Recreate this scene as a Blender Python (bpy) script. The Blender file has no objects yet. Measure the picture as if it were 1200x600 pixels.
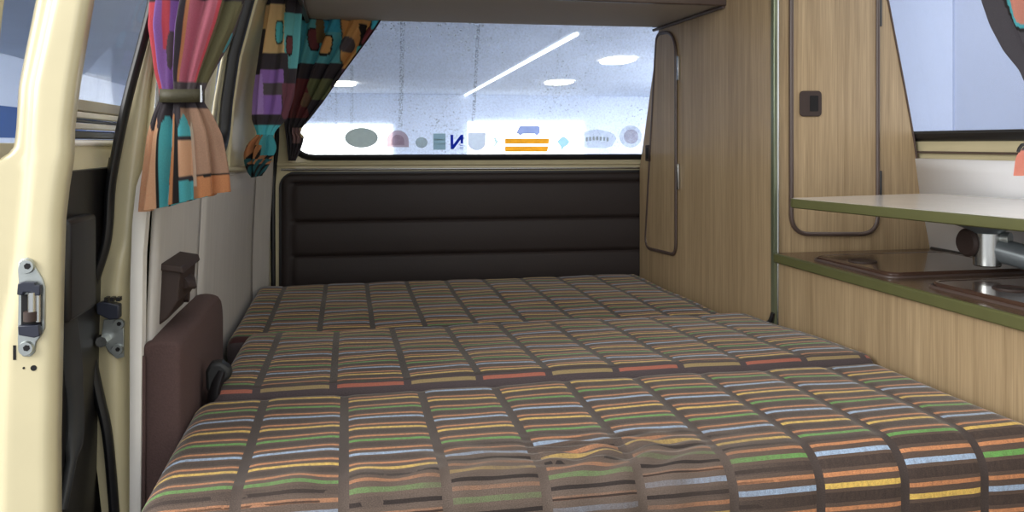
import bpy, bmesh, math, random
from mathutils import Vector, Matrix
random.seed(7)
PI = math.pi
F = 960.0; TH = math.radians(11.425); CZ = 0.95; HY = 168.0
ST, CT = math.sin(TH), math.cos(TH)
FW = Vector((ST, CT, 0)); RT = Vector((CT, -ST, 0)); CAM = Vector((0, 0, CZ))
scene = bpy.context.scene
col = scene.collection

# ---------- surveying helpers: turn a sight line into a point on a known plane ----------
def ray(px, py):
    return FW + RT*((px-600)/F) + Vector((0, 0, (HY-py)/F))
def atY(px, py, Y):
    r = ray(px, py); return CAM + r*(Y/r.y)
def atX(px, py, X):
    r = ray(px, py); return CAM + r*(X/r.x)
def atZ(px, py, Z):
    r = ray(px, py); return CAM + r*((Z-CZ)/r.z)

def lerp(tab, z):
    if z <= tab[0][0]:
        return tab[0][1]
    for (a, x), (b, y) in zip(tab, tab[1:]):
        if z <= b:
            return x+(y-x)*(z-a)/(b-a)
    return tab[-1][1]
XL_T = [(-1, -.275), (-.32, -.272), (-.25, -.27), (-.025, -.259), (.09, -.25), (.19, -.236), (.33, -.2), (.6, -.1), (.8, 0)]
XR_T = [(-1, 1.345), (-.248, 1.334), (-.12, 1.306), (0, 1.288), (.1, 1.268), (.327, 1.219), (.6, 1.12), (.8, 1.02)]
def XL(z): return lerp(XL_T, z-CZ)
def XR(z): return lerp(XR_T, z-CZ)
def YR(x, z):
    b = 2.53-.045*(x+.2); d = z-CZ+.08
    return b-(.36*d if d > 0 else 0)
def PXW(y): return .93-.025*(y-1.66)/.826      # wardrobe side plane
def atW(px, py):                                # onto the wardrobe side
    X = .92
    for _ in range(6):
        p = atX(px, py, X); X = PXW(p.y)
    return p
def atR(px, py):                                # onto the rear wall
    Y = 2.5
    for _ in range(20):
        p = atY(px, py, Y); Y = Y*.5+YR(p.x, p.z)*.5
    return p

# ---------- materials ----------
def lin(c):
    return tuple((x/255/12.92 if x/255 <= .04045 else ((x/255+.055)/1.055)**2.4) for x in c)+(1,)
class N:
    def __init__(s, name):
        m = bpy.data.materials.new(name); m.use_nodes = True
        s.m = m; s.t = m.node_tree; s.n = s.t.nodes; s.b = s.n['Principled BSDF']
    def new(s, typ, **kw):
        x = s.n.new(typ)
        for k, v in kw.items():
            if k.startswith('i_'):
                x.inputs[k[2:].replace('_', ' ')].default_value = v
            else:
                setattr(x, k, v)
        return x
    def link(s, a, b): s.t.links.new(a, b)
    def math(s, op, a, b=None, c=None):
        x = s.n.new('ShaderNodeMath'); x.operation = op
        for i, v in enumerate((a, b, c)):
            if v is None: continue
            if isinstance(v, (int, float)): x.inputs[i].default_value = v
            else: s.link(v, x.inputs[i])
        return x.outputs[0]
    def mix(s, f, a, b, bt='MIX'):
        x = s.n.new('ShaderNodeMix'); x.data_type = 'RGBA'; x.blend_type = bt
        for i, v in ((0, f), (6, a), (7, b)):
            if isinstance(v, (int, float)): x.inputs[i].default_value = v
            elif isinstance(v, tuple): x.inputs[i].default_value = v
            else: s.link(v, x.inputs[i])
        return x.outputs[2]
    def bump(s, h, st=.3, d=.002):
        x = s.n.new('ShaderNodeBump'); x.inputs['Strength'].default_value = st; x.inputs['Distance'].default_value = d
        s.link(h, x.inputs['Height']); s.link(x.outputs[0], s.b.inputs['Normal'])

def mat(name, c, rough=.5, metal=0., var=.06, scale=30, bump=0., coat=0., trans=0., spec=None, stretch=None):
    k = N(name); tc = k.new('ShaderNodeTexCoord'); nz = k.new('ShaderNodeTexNoise', i_Scale=scale, i_Detail=4.0)
    src = tc.outputs['Object']
    if stretch:
        mp = k.new('ShaderNodeMapping'); mp.inputs['Scale'].default_value = stretch
        k.link(src, mp.inputs[0]); src = mp.outputs[0]
    k.link(src, nz.inputs['Vector'])
    c0 = lin(c); d = tuple(x*(1-var*2) for x in c0[:3])+(1,); e = tuple(min(1, x*(1+var*2)) for x in c0[:3])+(1,)
    k.link(k.mix(nz.outputs['Fac'], d, e), k.b.inputs['Base Color'])
    k.b.inputs['Roughness'].default_value = rough; k.b.inputs['Metallic'].default_value = metal
    k.b.inputs['Coat Weight'].default_value = coat
    if spec is not None: k.b.inputs['Specular IOR Level'].default_value = spec
    if bump: k.bump(nz.outputs['Fac'], bump, .001)
    return k.m

def wood_mat(name, a, b, rough=.38):
    k = N(name); tc = k.new('ShaderNodeTexCoord')
    def nz(scale, det):
        mp = k.new('ShaderNodeMapping'); mp.inputs['Scale'].default_value = scale
        k.link(tc.outputs['Object'], mp.inputs[0])
        n = k.new('ShaderNodeTexNoise', i_Scale=1.0, i_Detail=det); k.link(mp.outputs[0], n.inputs['Vector'])
        return n.outputs['Fac']
    fine = nz((480, 480, 9), 3.0); mid = nz((75, 75, 1.1), 3.0); big = nz((17, 17, .35), 2.0)
    f = k.math('ADD', k.math('MULTIPLY', fine, .5), k.math('ADD', k.math('MULTIPLY', mid, .32), k.math('MULTIPLY', big, .28)))
    r = k.new('ShaderNodeMapRange'); r.inputs['From Min'].default_value = .36; r.inputs['From Max'].default_value = .74
    k.link(f, r.inputs['Value'])
    k.link(k.mix(r.outputs[0], lin(a), lin(b)), k.b.inputs['Base Color'])
    k.b.inputs['Roughness'].default_value = rough
    k.bump(fine, .12, .0005)
    return k.m

def stripe_mat(name, seed, sat=1.0, wide=.0, lip=None, shade_mul=1.):
    """brown upholstery: columns of thin woven colour stripes between plain dark bands; UV in metres"""
    k = N(name); uv = k.new('ShaderNodeUVMap'); uv.uv_map = 'UVMap'
    sp = k.new('ShaderNodeSeparateXYZ'); k.link(uv.outputs[0], sp.inputs[0])
    u, v = sp.outputs[0], sp.outputs[1]
    cu = k.math('DIVIDE', u, .1147)
    ci = k.math('FLOOR', cu); cf = k.math('FRACT', cu)
    gap = k.math('LESS_THAN', k.math('ABSOLUTE', k.math('SUBTRACT', cf, .5)), .447)   # 1 inside a column
    wn = k.new('ShaderNodeTexWhiteNoise'); wn.noise_dimensions = '1D'
    k.link(k.math('ADD', ci, seed), wn.inputs['W'])
    ph = k.math('MULTIPLY', k.math('FLOOR', k.math('MULTIPLY', wn.outputs['Value'], 4)), .0215)
    # uneven weave of the yarn
    tn = k.new('ShaderNodeTexNoise', i_Scale=55.0, i_Detail=3.0); k.link(uv.outputs[0], tn.inputs['Vector'])
    vv = k.math('ADD', k.math('ADD', v, ph), k.math('MULTIPLY', k.math('SUBTRACT', tn.outputs['Fac'], .5), .0012))
    f = k.math('FRACT', k.math('DIVIDE', vv, .1290))
    # v grows towards the camera
    O = (196, 134, 92); Y = (222, 186, 98); G = (104, 158, 84); B = (158, 180, 206); K = (62, 52, 48)
    seq = [(0, O, .042+wide), (.105, B, .054+wide), (1/3, O, .042+wide), (1/3+.105, Y, .054+wide),
           (2/3, O, .042+wide), (2/3+.105, G, .054+wide), (.195, K, .10), (.195+1/3, K, .10), (.195+2/3, K, .10)]
    base_d, base_l = [tuple(q*shade_mul for q in lin(c_)[:3])+(1,) for c_ in ((74, 62, 57), (100, 82, 70))]  # darkens the base to paint shade into the cloth
    nb = k.new('ShaderNodeTexNoise', i_Scale=9.0, i_Detail=5.0); k.link(uv.outputs[0], nb.inputs['Vector'])
    sc = k.new('ShaderNodeMapping'); sc.inputs['Scale'].default_value = (900, 900, 1); k.link(uv.outputs[0], sc.inputs[0])
    wv = k.new('ShaderNodeTexNoise', i_Scale=1.0, i_Detail=1.0); k.link(sc.outputs[0], wv.inputs['Vector'])
    wr_ = k.new('ShaderNodeMapRange'); wr_.inputs['From Min'].default_value = .32; wr_.inputs['From Max'].default_value = .68; k.link(wv.outputs['Fac'], wr_.inputs['Value'])
    base = k.mix(nb.outputs['Fac'], base_d, base_l)
    cols = base
    fray = k.new('ShaderNodeMapping'); fray.inputs['Scale'].default_value = (260, 90, 1); k.link(uv.outputs[0], fray.inputs[0])
    fr = k.new('ShaderNodeTexNoise', i_Scale=1.0, i_Detail=2.0); k.link(fray.outputs[0], fr.inputs['Vector'])
    for p, c, w in seq:
        a = k.math('SUBTRACT', f, p+.01)
        ins = k.math('MULTIPLY', k.math('GREATER_THAN', a, 0.), k.math('LESS_THAN', a, w))
        ins = k.math('MULTIPLY', ins, k.math('MINIMUM', 1., k.math('ADD', .34, fr.outputs['Fac'])))
        cols = k.mix(ins, cols, lin(c))
    # plain band between the columns
    cols = k.mix(gap, tuple(q*shade_mul for q in lin((66, 57, 54))[:3])+(1,), cols)
    if lip:      # the front edge ends in one broad woven stripe and a plain border
        v0, v1, ca, cb = lip
        cols = k.mix(k.math('GREATER_THAN', v, v0-.006), cols, lin((78, 69, 70)))
        par = k.math('GREATER_THAN', k.math('FRACT', k.math('MULTIPLY', ci, .5)), .25)
        inl = k.math('MULTIPLY', k.math('MULTIPLY', k.math('GREATER_THAN', v, v0), k.math('LESS_THAN', v, v1)), gap)
        cols = k.mix(inl, cols, k.mix(par, lin(ca), lin(cb)))
    # attribute 'wear' marks rubbed cloth at the sat-on front edge
    at = k.new('ShaderNodeAttribute'); at.attribute_name = 'wear'
    wr = k.math('MULTIPLY', at.outputs['Fac'], k.math('MINIMUM', 1., k.math('MULTIPLY', nb.outputs['Fac'], 1.7)))
    cols = k.mix(k.math('MULTIPLY', wr, .85), cols, lin((96, 84, 76)))
    for p, w in ((.245, .04), (.585, .045), (.915, .04), (.03, .02)):     # broken dark threads showing in the rubbed cloth
        a = k.math('SUBTRACT', f, p)
        ins = k.math('MULTIPLY', k.math('GREATER_THAN', a, 0.), k.math('LESS_THAN', a, w))
        ins = k.math('MULTIPLY', k.math('MULTIPLY', ins, gap), k.math('MULTIPLY', at.outputs['Fac'], k.math('GREATER_THAN', nb.outputs['Fac'], .42)))
        cols = k.mix(k.math('MULTIPLY', ins, .85), cols, lin((36, 31, 31)))
    cols = k.mix(.30, cols, k.mix(wr_.outputs[0], (0.0, 0.0, 0.0, 1), (1, 1, 1, 1)), 'OVERLAY')
    k.link(cols, k.b.inputs['Base Color'])
    k.b.inputs['Roughness'].default_value = .93; k.b.inputs['Specular IOR Level'].default_value = .25
    k.b.inputs['Sheen Weight'].default_value = .3; k.b.inputs['Sheen Roughness'].default_value = .35; k.b.inputs['Sheen Tint'].default_value = (1, .93, .84, 1)
    k.bump(wv.outputs['Fac'], .35, .001)
    return k.m

def curtain_mat(name):
    k = N(name); at = k.new('ShaderNodeAttribute'); at.attribute_name = 'Col'
    tc = k.new('ShaderNodeTexCoord'); nz = k.new('ShaderNodeTexNoise', i_Scale=900.0, i_Detail=2.0); k.link(tc.outputs['Object'], nz.inputs['Vector'])
    c = k.mix(.25, at.outputs['Color'], k.mix(nz.outputs['Fac'], (0, 0, 0, 1), (1, 1, 1, 1)), 'OVERLAY')
    k.link(c, k.b.inputs['Base Color']); k.b.inputs['Roughness'].default_value = .85
    k.b.inputs['Sheen Weight'].default_value = .15
    tr = k.new('ShaderNodeBsdfTranslucent'); k.link(c, tr.inputs['Color'])
    mx = k.new('ShaderNodeMixShader'); mx.inputs[0].default_value = .45
    out = k.n['Material Output']
    k.link(k.b.outputs[0], mx.inputs[1]); k.link(tr.outputs[0], mx.inputs[2]); k.link(mx.outputs[0], out.inputs['Surface'])
    k.bump(nz.outputs['Fac'], .2, .0006)
    return k.m

def glass_mat(name, dust, dustcol=(225, 232, 240), streaks=False, tint=(1, 1, 1, 1)):
    k = N(name); out = k.n['Material Output']
    tc = k.new('ShaderNodeTexCoord')
    tr = k.new('ShaderNodeBsdfTransparent'); tr.inputs[0].default_value = tint
    gl = k.new('ShaderNodeBsdfGlossy'); gl.inputs['Roughness'].default_value = .03
    df = k.new('ShaderNodeBsdfTranslucent'); df.inputs[0].default_value = lin(dustcol)
    d2 = k.new('ShaderNodeBsdfDiffuse'); d2.inputs[0].default_value = lin(dustcol)
    dd = k.new('ShaderNodeMixShader'); dd.inputs[0].default_value = .4; k.link(df.outputs[0], dd.inputs[1]); k.link(d2.outputs[0], dd.inputs[2])
    n1 = k.new('ShaderNodeTexNoise', i_Scale=160.0, i_Detail=4.0); k.link(tc.outputs['Object'], n1.inputs['Vector'])
    n2 = k.new('ShaderNodeTexNoise', i_Scale=5.0, i_Detail=3.0); k.link(tc.outputs['Object'], n2.inputs['Vector'])
    f = k.math('MULTIPLY', k.math('POWER', n1.outputs['Fac'], 2.2), k.math('MULTIPLY', n2.outputs['Fac'], dust*6))
    f = k.math('MINIMUM', f, .8)
    m1 = k.new('ShaderNodeMixShader'); k.link(f, m1.inputs[0]); k.link(tr.outputs[0], m1.inputs[1]); k.link(dd.outputs[0], m1.inputs[2])
    fr = k.new('ShaderNodeLayerWeight'); fr.inputs[0].default_value = .5
    ff = k.math('ADD', .02, k.math('MULTIPLY', k.math('POWER', fr.outputs['Facing'], 4.), .35))
    m2 = k.new('ShaderNodeMixShader'); k.link(ff, m2.inputs[0]); k.link(m1.outputs[0], m2.inputs[1]); k.link(gl.outputs[0], m2.inputs[2])
    last = m2.outputs[0]
    if streaks:
        sp = k.new('ShaderNodeSeparateXYZ'); k.link(tc.outputs['Object'], sp.inputs[0])
        n3 = k.new('ShaderNodeTexNoise', i_Scale=260.0, i_Detail=3.0); k.link(tc.outputs['Object'], n3.inputs['Vector'])
        tot = 0.
        for x, w, s in streaks:
            a = k.math('ABSOLUTE', k.math('SUBTRACT', sp.outputs[0], x))
            a = k.math('MULTIPLY', k.math('LESS_THAN', a, w), s)
            tot = k.math('ADD', tot, a)
        h = k.math('GREATER_THAN', n3.outputs['Fac'], .5)
        zt = k.math('GREATER_THAN', sp.outputs[2], CZ+.045)
        tot = k.math('MULTIPLY', k.math('MULTIPLY', tot, h), zt)
        dk = k.new('ShaderNodeBsdfDiffuse'); dk.inputs[0].default_value = lin((90, 98, 108))
        m3 = k.new('ShaderNodeMixShader'); k.link(tot, m3.inputs[0]); k.link(last, m3.inputs[1]); k.link(dk.outputs[0], m3.inputs[2])
        last = m3.outputs[0]
    k.link(last, out.inputs['Surface'])
    return k.m

def emis(name, c, s):
    k = N(name); tc = k.new('ShaderNodeTexCoord'); nz = k.new('ShaderNodeTexNoise', i_Scale=2.0); k.link(tc.outputs['Object'], nz.inputs['Vector'])
    a = lin(c); k.link(k.mix(nz.outputs['Fac'], tuple(x*.95 for x in a[:3])+(1,), a), k.b.inputs['Emission Color'])
    k.b.inputs['Emission Strength'].default_value = s; k.b.inputs['Base Color'].default_value = a
    return k.m

def film_mat(name, c, op=.45):
    k = N(name); out = k.n['Material Output']
    tc = k.new('ShaderNodeTexCoord'); nz = k.new('ShaderNodeTexNoise', i_Scale=90.0, i_Detail=3.0); k.link(tc.outputs['Object'], nz.inputs['Vector'])
    a = lin(c); cc = k.mix(nz.outputs['Fac'], tuple(x*.85 for x in a[:3])+(1,), tuple(min(1, x*1.1) for x in a[:3])+(1,))
    tl = k.new('ShaderNodeBsdfTranslucent'); df = k.new('ShaderNodeBsdfDiffuse'); tp = k.new('ShaderNodeBsdfTransparent')
    for s in (tl, df, tp): k.link(cc, s.inputs[0])
    m1 = k.new('ShaderNodeMixShader'); m1.inputs[0].default_value = .12; k.link(tl.outputs[0], m1.inputs[1]); k.link(df.outputs[0], m1.inputs[2])
    m2 = k.new('ShaderNodeMixShader'); m2.inputs[0].default_value = op; k.link(tp.outputs[0], m2.inputs[1]); k.link(m1.outputs[0], m2.inputs[2])
    k.link(m2.outputs[0], out.inputs['Surface'])
    return k.m

M = {
 'cream': mat('cream_paint', (204, 194, 158), .32, var=.05, scale=12, coat=.3),
 'cream_dull': mat('cream_paint_interior', (208, 200, 168), .4, var=.06, scale=9),
 'white_board': mat('pale_grey_wall_board', (198, 194, 188), .7, var=.06, scale=60, bump=.25, stretch=(1, 1, .12)),
 'white_edge': mat('white_board_edge', (236, 233, 226), .6, var=.03),
 'white_gloss': mat('white_side_board', (238, 240, 244), .45, var=.03, scale=6),
 'wood': wood_mat('oak_zebrano_laminate', (140, 118, 88), (190, 166, 130)),
 'wood_side': wood_mat('oak_zebrano_laminate_side', (140, 118, 88), (190, 166, 130)),
 'brown_vinyl': mat('dark_brown_quilted_vinyl', (42, 33, 31), .62, var=.08, scale=250, bump=.3),
 'brown_fabric': mat('maroon_brown_cloth', (84, 64, 61), .9, var=.12, scale=420, bump=.6),
 'brown_plastic': mat('brown_plastic', (56, 42, 37), .62, var=.08),
 'brown_trim': mat('brown_rubber_edging', (84, 70, 64), .3, var=.06),
 'brown_gloss': mat('brown_gloss_enamel', (74, 54, 44), .16, var=.05, coat=.5),
 'brown_lam': mat('brown_laminate', (92, 72, 54), .22, var=.08, scale=80),
 'green': mat('olive_green_edging', (90, 91, 55), .45, var=.06),
 'green_metal': mat('green_grey_metal_strip', (124, 132, 108), .28, metal=.6, var=.04),
 'silver': mat('bright_metal', (190, 192, 190), .25, metal=1., var=.05),
 'galv': mat('galvanised_steel', (176, 182, 180), .33, metal=.85, var=.12, scale=60),
 'rubber': mat('black_rubber', (20, 21, 24), .45, var=.1),
 'blackpl': mat('black_plastic', (24, 23, 25), .4, var=.1),
 'bluepl': mat('blue_black_plastic', (38, 42, 56), .4, var=.1),
 'dkgrey': mat('dark_grey_plastic', (52, 54, 56), .4, var=.1),
 'buckle': mat('charcoal_plastic', (36, 38, 39), .5, var=.1),
 'dark': mat('painted_recess_shade', (12, 11, 12), .8, var=.1),  # flat dark patches that paint the shade inside holes and slots
 'table': mat('white_table_laminate', (226, 222, 216), .16, var=.03, coat=.3),
 'grey_tube': mat('grey_painted_steel', (126, 134, 138), .34, metal=.3, var=.12, scale=45),
 'head': mat('grey_white_headliner', (184, 177, 168), .75, var=.04, scale=180, bump=.2),
 'olive_strap': mat('olive_strap', (62, 58, 38), .6, var=.15, scale=300, bump=.4),
 'taupe': mat('taupe_painted_bar', (138, 130, 112), .4),
 'pale_bar': mat('pale_grey_bar', (196, 192, 182), .35),
 'label': mat('grey_label', (120, 118, 120), .5),
 'label_ink': mat('dark_grey_ink', (70, 70, 76), .6),
 'floor': mat('grey_rubber_floor', (60, 58, 55), .7),
 'ply': mat('plywood', (150, 122, 84), .6, var=.12, scale=14, stretch=(1, 8, 8)),
 'hall_wall': mat('hall_blue_white_wall', (214, 224, 240), .8, scale=.5),
 'hall_ceil': mat('hall_grey_ceiling', (196, 206, 222), .8, scale=.4),
 'hall_floor': mat('hall_concrete_floor', (150, 152, 156), .5, scale=1.2),
 'hall_blue': mat('hall_blue_band', (58, 92, 148), .7, scale=.6),
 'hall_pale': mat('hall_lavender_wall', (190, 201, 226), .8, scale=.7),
 'hall_pale2': mat('hall_lavender_wall_darker', (172, 182, 206), .8, scale=.7),  # darker tone of the two-tone hall wall
 'daylight': emis('daylight_window', (252, 254, 255), 2.2),
 'lamp': emis('lamp_lens', (255, 246, 226), 7.0),
 'tubelamp': emis('tube_light', (250, 252, 255), 3.2),
}
M['fab_a'] = stripe_mat('striped_upholstery_far', 11.3, wide=.010, shade_mul=.55, lip=(.735, .750, (116, 140, 178), (72, 46, 46)))  # same cloth, base darkened for the shade at the bed's far end
M['fab_b'] = stripe_mat('striped_upholstery_middle', 31.7, wide=.006, shade_mul=.7, lip=(.580, .588, (160, 98, 82), (146, 128, 92)))  # base darkened less, shade painted into the middle cushion
M['fab_c'] = stripe_mat('striped_upholstery_near', 54.2)
M['curtain'] = curtain_mat('printed_curtain_cloth')
M['glass_rear'] = glass_mat('dusty_rear_glass', .2, streaks=[(.015, .005, .3), (.158, .006, .45), (.376, .005, .5), (-.03, .004, .25), (.62, .004, .12)])
M['glass_side'] = glass_mat('clear_side_glass', .05)
M['glass_right'] = glass_mat('hazy_side_glass', .035)

# ---------- mesh helpers ----------
def empty(name, loc=(0, 0, 0), label=None, cat=None, group=None, kind=None):
    o = bpy.data.objects.new(name, None); col.objects.link(o); o.location = loc; o.empty_display_size = .05
    tag(o, label, cat, group, kind); return o
def tag(o, label=None, cat=None, group=None, kind=None):
    for k, v in (('label', label), ('category', cat), ('group', group), ('kind', kind)):
        if v: o[k] = v
    return o
def build(name, bm, m, parent=None, smooth=True, bevel=0, seg=2, recalc=True, angle=35):
    if recalc: bmesh.ops.recalc_face_normals(bm, faces=bm.faces)
    me = bpy.data.meshes.new(name); bm.to_mesh(me); bm.free()
    for mm in (m if isinstance(m, list) else [m]): me.materials.append(M[mm] if isinstance(mm, str) else mm)
    o = bpy.data.objects.new(name, me); col.objects.link(o)
    if parent:
        o.parent = parent; o.matrix_parent_inverse = Matrix.Translation(parent.location).inverted()
    if smooth:
        for p in me.polygons: p.use_smooth = True
        me.set_sharp_from_angle(angle=math.radians(angle))
    if bevel:
        b = o.modifiers.new('bevel', 'BEVEL'); b.width = bevel; b.segments = seg; b.limit_method = 'ANGLE'; b.angle_limit = math.radians(40)
    return o
def bm_new(): return bmesh.new()
def add_box(bm, x0, x1, y0, y1, z0, z1):
    vs = [bm.verts.new((x, y, z)) for x in (x0, x1) for y in (y0, y1) for z in (z0, z1)]
    for f in ((0, 1, 3, 2), (4, 6, 7, 5), (0, 4, 5, 1), (2, 3, 7, 6), (0, 2, 6, 4), (1, 5, 7, 3)):
        bm.faces.new([vs[i] for i in f])
def box(name, x0, x1, y0, y1, z0, z1, m, parent=None, bevel=.003, **k):
    bm = bm_new(); add_box(bm, x0, x1, y0, y1, z0, z1); return build(name, bm, m, parent, bevel=bevel, **k)
def add_loft(bm, rings, cap=True, closed=True):
    R = [[bm.verts.new(p) for p in r] for r in rings]
    n = len(R[0])
    for a, b in zip(R, R[1:]):
        for i in range(n if closed else n-1):
            j = (i+1) % n
            try: bm.faces.new((a[i], a[j], b[j], b[i]))
            except ValueError: pass
    if cap:
        bm.faces.new(R[0]); bm.faces.new(list(reversed(R[-1])))
    return R
def add_prism(bm, pts, off):
    off = Vector(off); add_loft(bm, [[Vector(p) for p in pts], [Vector(p)+off for p in pts]])
def smooth_path(pts, n=8, closed=False):
    P = [Vector(p) for p in pts]; out = []; L = len(P)
    for i in range(L if closed else L-1):
        p0 = P[(i-1) % L] if closed or i > 0 else P[0]; p1 = P[i]; p2 = P[(i+1) % L]
        p3 = P[(i+2) % L] if closed or i+2 < L else P[-1]
        for j in range(n):
            t = j/n
            out.append(.5*((2*p1)+(p2-p0)*t+(2*p0-5*p1+4*p2-p3)*t*t+(3*p1-p0-3*p2+p3)*t**3))
    if not closed: out.append(P[-1])
    return out
def add_tube(bm, pts, r, n=10, closed=False, flat=None, up=None):
    P = [Vector(p) for p in pts]; L = len(P); rings = []
    prev = None
    for i in range(L):
        if closed: d = P[(i+1) % L]-P[i-1]
        else: d = P[min(i+1, L-1)]-P[max(i-1, 0)]
        d.normalize()
        if up is not None:
            a = Vector(up).cross(d)
            if a.length < 1e-4: a = d.orthogonal()
        elif prev is None: a = d.orthogonal()
        else: a = prev-d*prev.dot(d)
        a.normalize(); prev = a; b = d.cross(a)
        rr = r[i] if isinstance(r, (list, tuple)) else r
        r2 = flat if flat else rr
        rings.append([P[i]+a*(rr*math.cos(2*PI*k/n))+b*(r2*math.sin(2*PI*k/n)) for k in range(n)])
    if closed: rings.append(rings[0])
    R = add_loft(bm, rings, cap=not closed)
    if closed: bmesh.ops.remove_doubles(bm, verts=bm.verts, dist=1e-6)
def tube(name, pts, r, m, parent=None, **k):
    bm = bm_new(); add_tube(bm, pts, r, **k); return build(name, bm, m, parent)
def add_cyl(bm, c, axis, r, h, n=24, r2=None):
    c = Vector(c); ax = Vector(axis).normalized(); a = ax.orthogonal().normalized(); b = ax.cross(a)
    r2 = r if r2 is None else r2
    add_loft(bm, [[c+a*(q*math.cos(2*PI*k/n))+b*(q*math.sin(2*PI*k/n))+ax*t for k in range(n)] for q, t in ((r, 0), (r2, h))])
def rrect(x0, x1, y0, y1, r, n=6):
    """rounded rectangle outline, counter-clockwise from the lower left corner"""
    rs = r if isinstance(r, (list, tuple)) else [r]*4; out = []
    for (cx, cy, sx, sy, a0), q in zip(((x0, y0, 1, 1, PI), (x1, y0, -1, 1, 1.5*PI), (x1, y1, -1, -1, 0), (x0, y1, 1, -1, .5*PI)), rs):
        for k in range(n+1):
            a = a0+k/n*PI/2
            out.append((cx+sx*q+q*math.cos(a), cy+sy*q+q*math.sin(a)))
    return out
def dense(loop, K=22):
    """add points along the four straight sides of an rrect outline"""
    g = len(loop)//4; out = []
    for c in range(4):
        out += loop[c*g:(c+1)*g]
        a = loop[(c+1)*g-1]; b = loop[((c+1)*g) % len(loop)]
        out += [(a[0]+(b[0]-a[0])*k/(K+1), a[1]+(b[1]-a[1])*k/(K+1)) for k in range(1, K+1)]
    return out
def plate(name, outer, inner, mp, thick, m, parent=None, rings=5, inward=True, kind=None):
    """a curved body panel with a rounded window hole; outer and inner are matched loops in the panel's own two coordinates"""
    outer = dense(outer); inner = dense(inner)
    bm = bm_new(); n = len(outer)
    R = []
    for k in range(rings+1):
        t = k/rings
        R.append([bm.verts.new(mp(o[0]+(i[0]-o[0])*t, o[1]+(i[1]-o[1])*t)) for o, i in zip(outer, inner)])
    for a, b in zip(R, R[1:]):
        for i in range(n):
            j = (i+1) % n; bm.faces.new((a[i], a[j], b[j], b[i]))
    o = build(name, bm, m, parent)
    s = o.modifiers.new('thick', 'SOLIDIFY'); s.thickness = thick; s.offset = 0
    if kind: o['kind'] = kind
    return o
def pane(name, loop, mp, m, parent, thick=.004):
    loop = dense(loop)
    bm = bm_new(); n = len(loop)
    cx = sum(p[0] for p in loop)/n; cy = sum(p[1] for p in loop)/n
    R = []
    for k in range(6):
        t = 1-k/6
        R.append([bm.verts.new(mp(cx+(p[0]-cx)*t, cy+(p[1]-cy)*t)) for p in loop])
    c = bm.verts.new(mp(cx, cy))
    for a, b in zip(R, R[1:]):
        for i in range(n):
            j = (i+1) % n; bm.faces.new((a[i], a[j], b[j], b[i]))
    for i in range(n): bm.faces.new((R[-1][i], R[-1][(i+1) % n], c))
    return build(name, bm, m, parent)

# =====================================================================  SETTING
floor = box('floor', -.33, 1.42, -1.3, 2.62, -.03, 0, 'floor', bevel=0); floor['kind'] = 'structure'

def outer_loop(x0, x1, y0, y1, n):      # square loop matched point for point to rrect
    return rrect(x0, x1, y0, y1, .004, n)

# left wall with its rear side window --------------------------------------------------
def ML(y, z): return Vector((XL(z)-.012, y, z))
NW = 7
hole = rrect(1.26, 1.86, CZ-.012, CZ+.40, .055, NW)
wl = plate('wall_left', outer_loop(1.19, 2.50, CZ-.95, CZ+.80, NW), hole, ML, .02, 'cream_dull', rings=14); wl['kind'] = 'structure'
bm = bm_new()      # outer skin of the body side, standing off from the inner one
def OFF(z): return lerp([(-.25, .062), (-.15, .05), (-.05, .04), (.06, .027), (.3, .02)], z-CZ)
def MLo(y, z): return Vector((XL(z)-OFF(z), y, z))
wo = plate('wall_left', outer_loop(1.18, 2.60, .08, CZ+.80, NW), rrect(1.28, 1.84, CZ+.01, CZ+.38, .055, NW), MLo, .004, 'cream', rings=14, parent=wl); wo.name = 'outer_skin'
bm.free()
win = build('window_1', (lambda b: (add_tube(b, [ML(*p)+Vector((.008, 0, 0)) for p in dense(hole)], .012, closed=True, flat=.014), b)[1])(bm_new()), 'rubber'); win['kind'] = 'structure'
pane('pane', rrect(1.26, 1.86, CZ-.012, CZ+.40, .05, NW), lambda y, z: ML(y, z)-Vector((.004, 0, 0)), 'glass_side', win)
# pale board on the lower part of the wall
bm = bm_new()
zs = [.42+i*(CZ-.045-.42)/24 for i in range(25)]
def board(bm, ya, yb, yt, ptop=0.):
    R = []
    for z in zs:
        R.append([Vector((XL(z)+.006, y, z if z < zs[-1] else z-.03*(y-1.18))) for y in [ya+(yb-ya)*i/12 for i in range(13)]])
    add_loft(bm, R, cap=False, closed=False)
board(bm, 1.175, 1.515, 0); b1 = build('side_board', bm, 'white_board'); b1.modifiers.new('t', 'SOLIDIFY').thickness = .008
tag(b1, kind='structure'); b1.name = 'trim_1'
bm = bm_new(); board(bm, 1.519, 2.40, 0); b2 = build('trim_2', bm, 'white_board'); b2.modifiers.new('t', 'SOLIDIFY').thickness = .008
tag(b2, kind='structure')
# bright end of the board wrapped over the pillar

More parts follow.
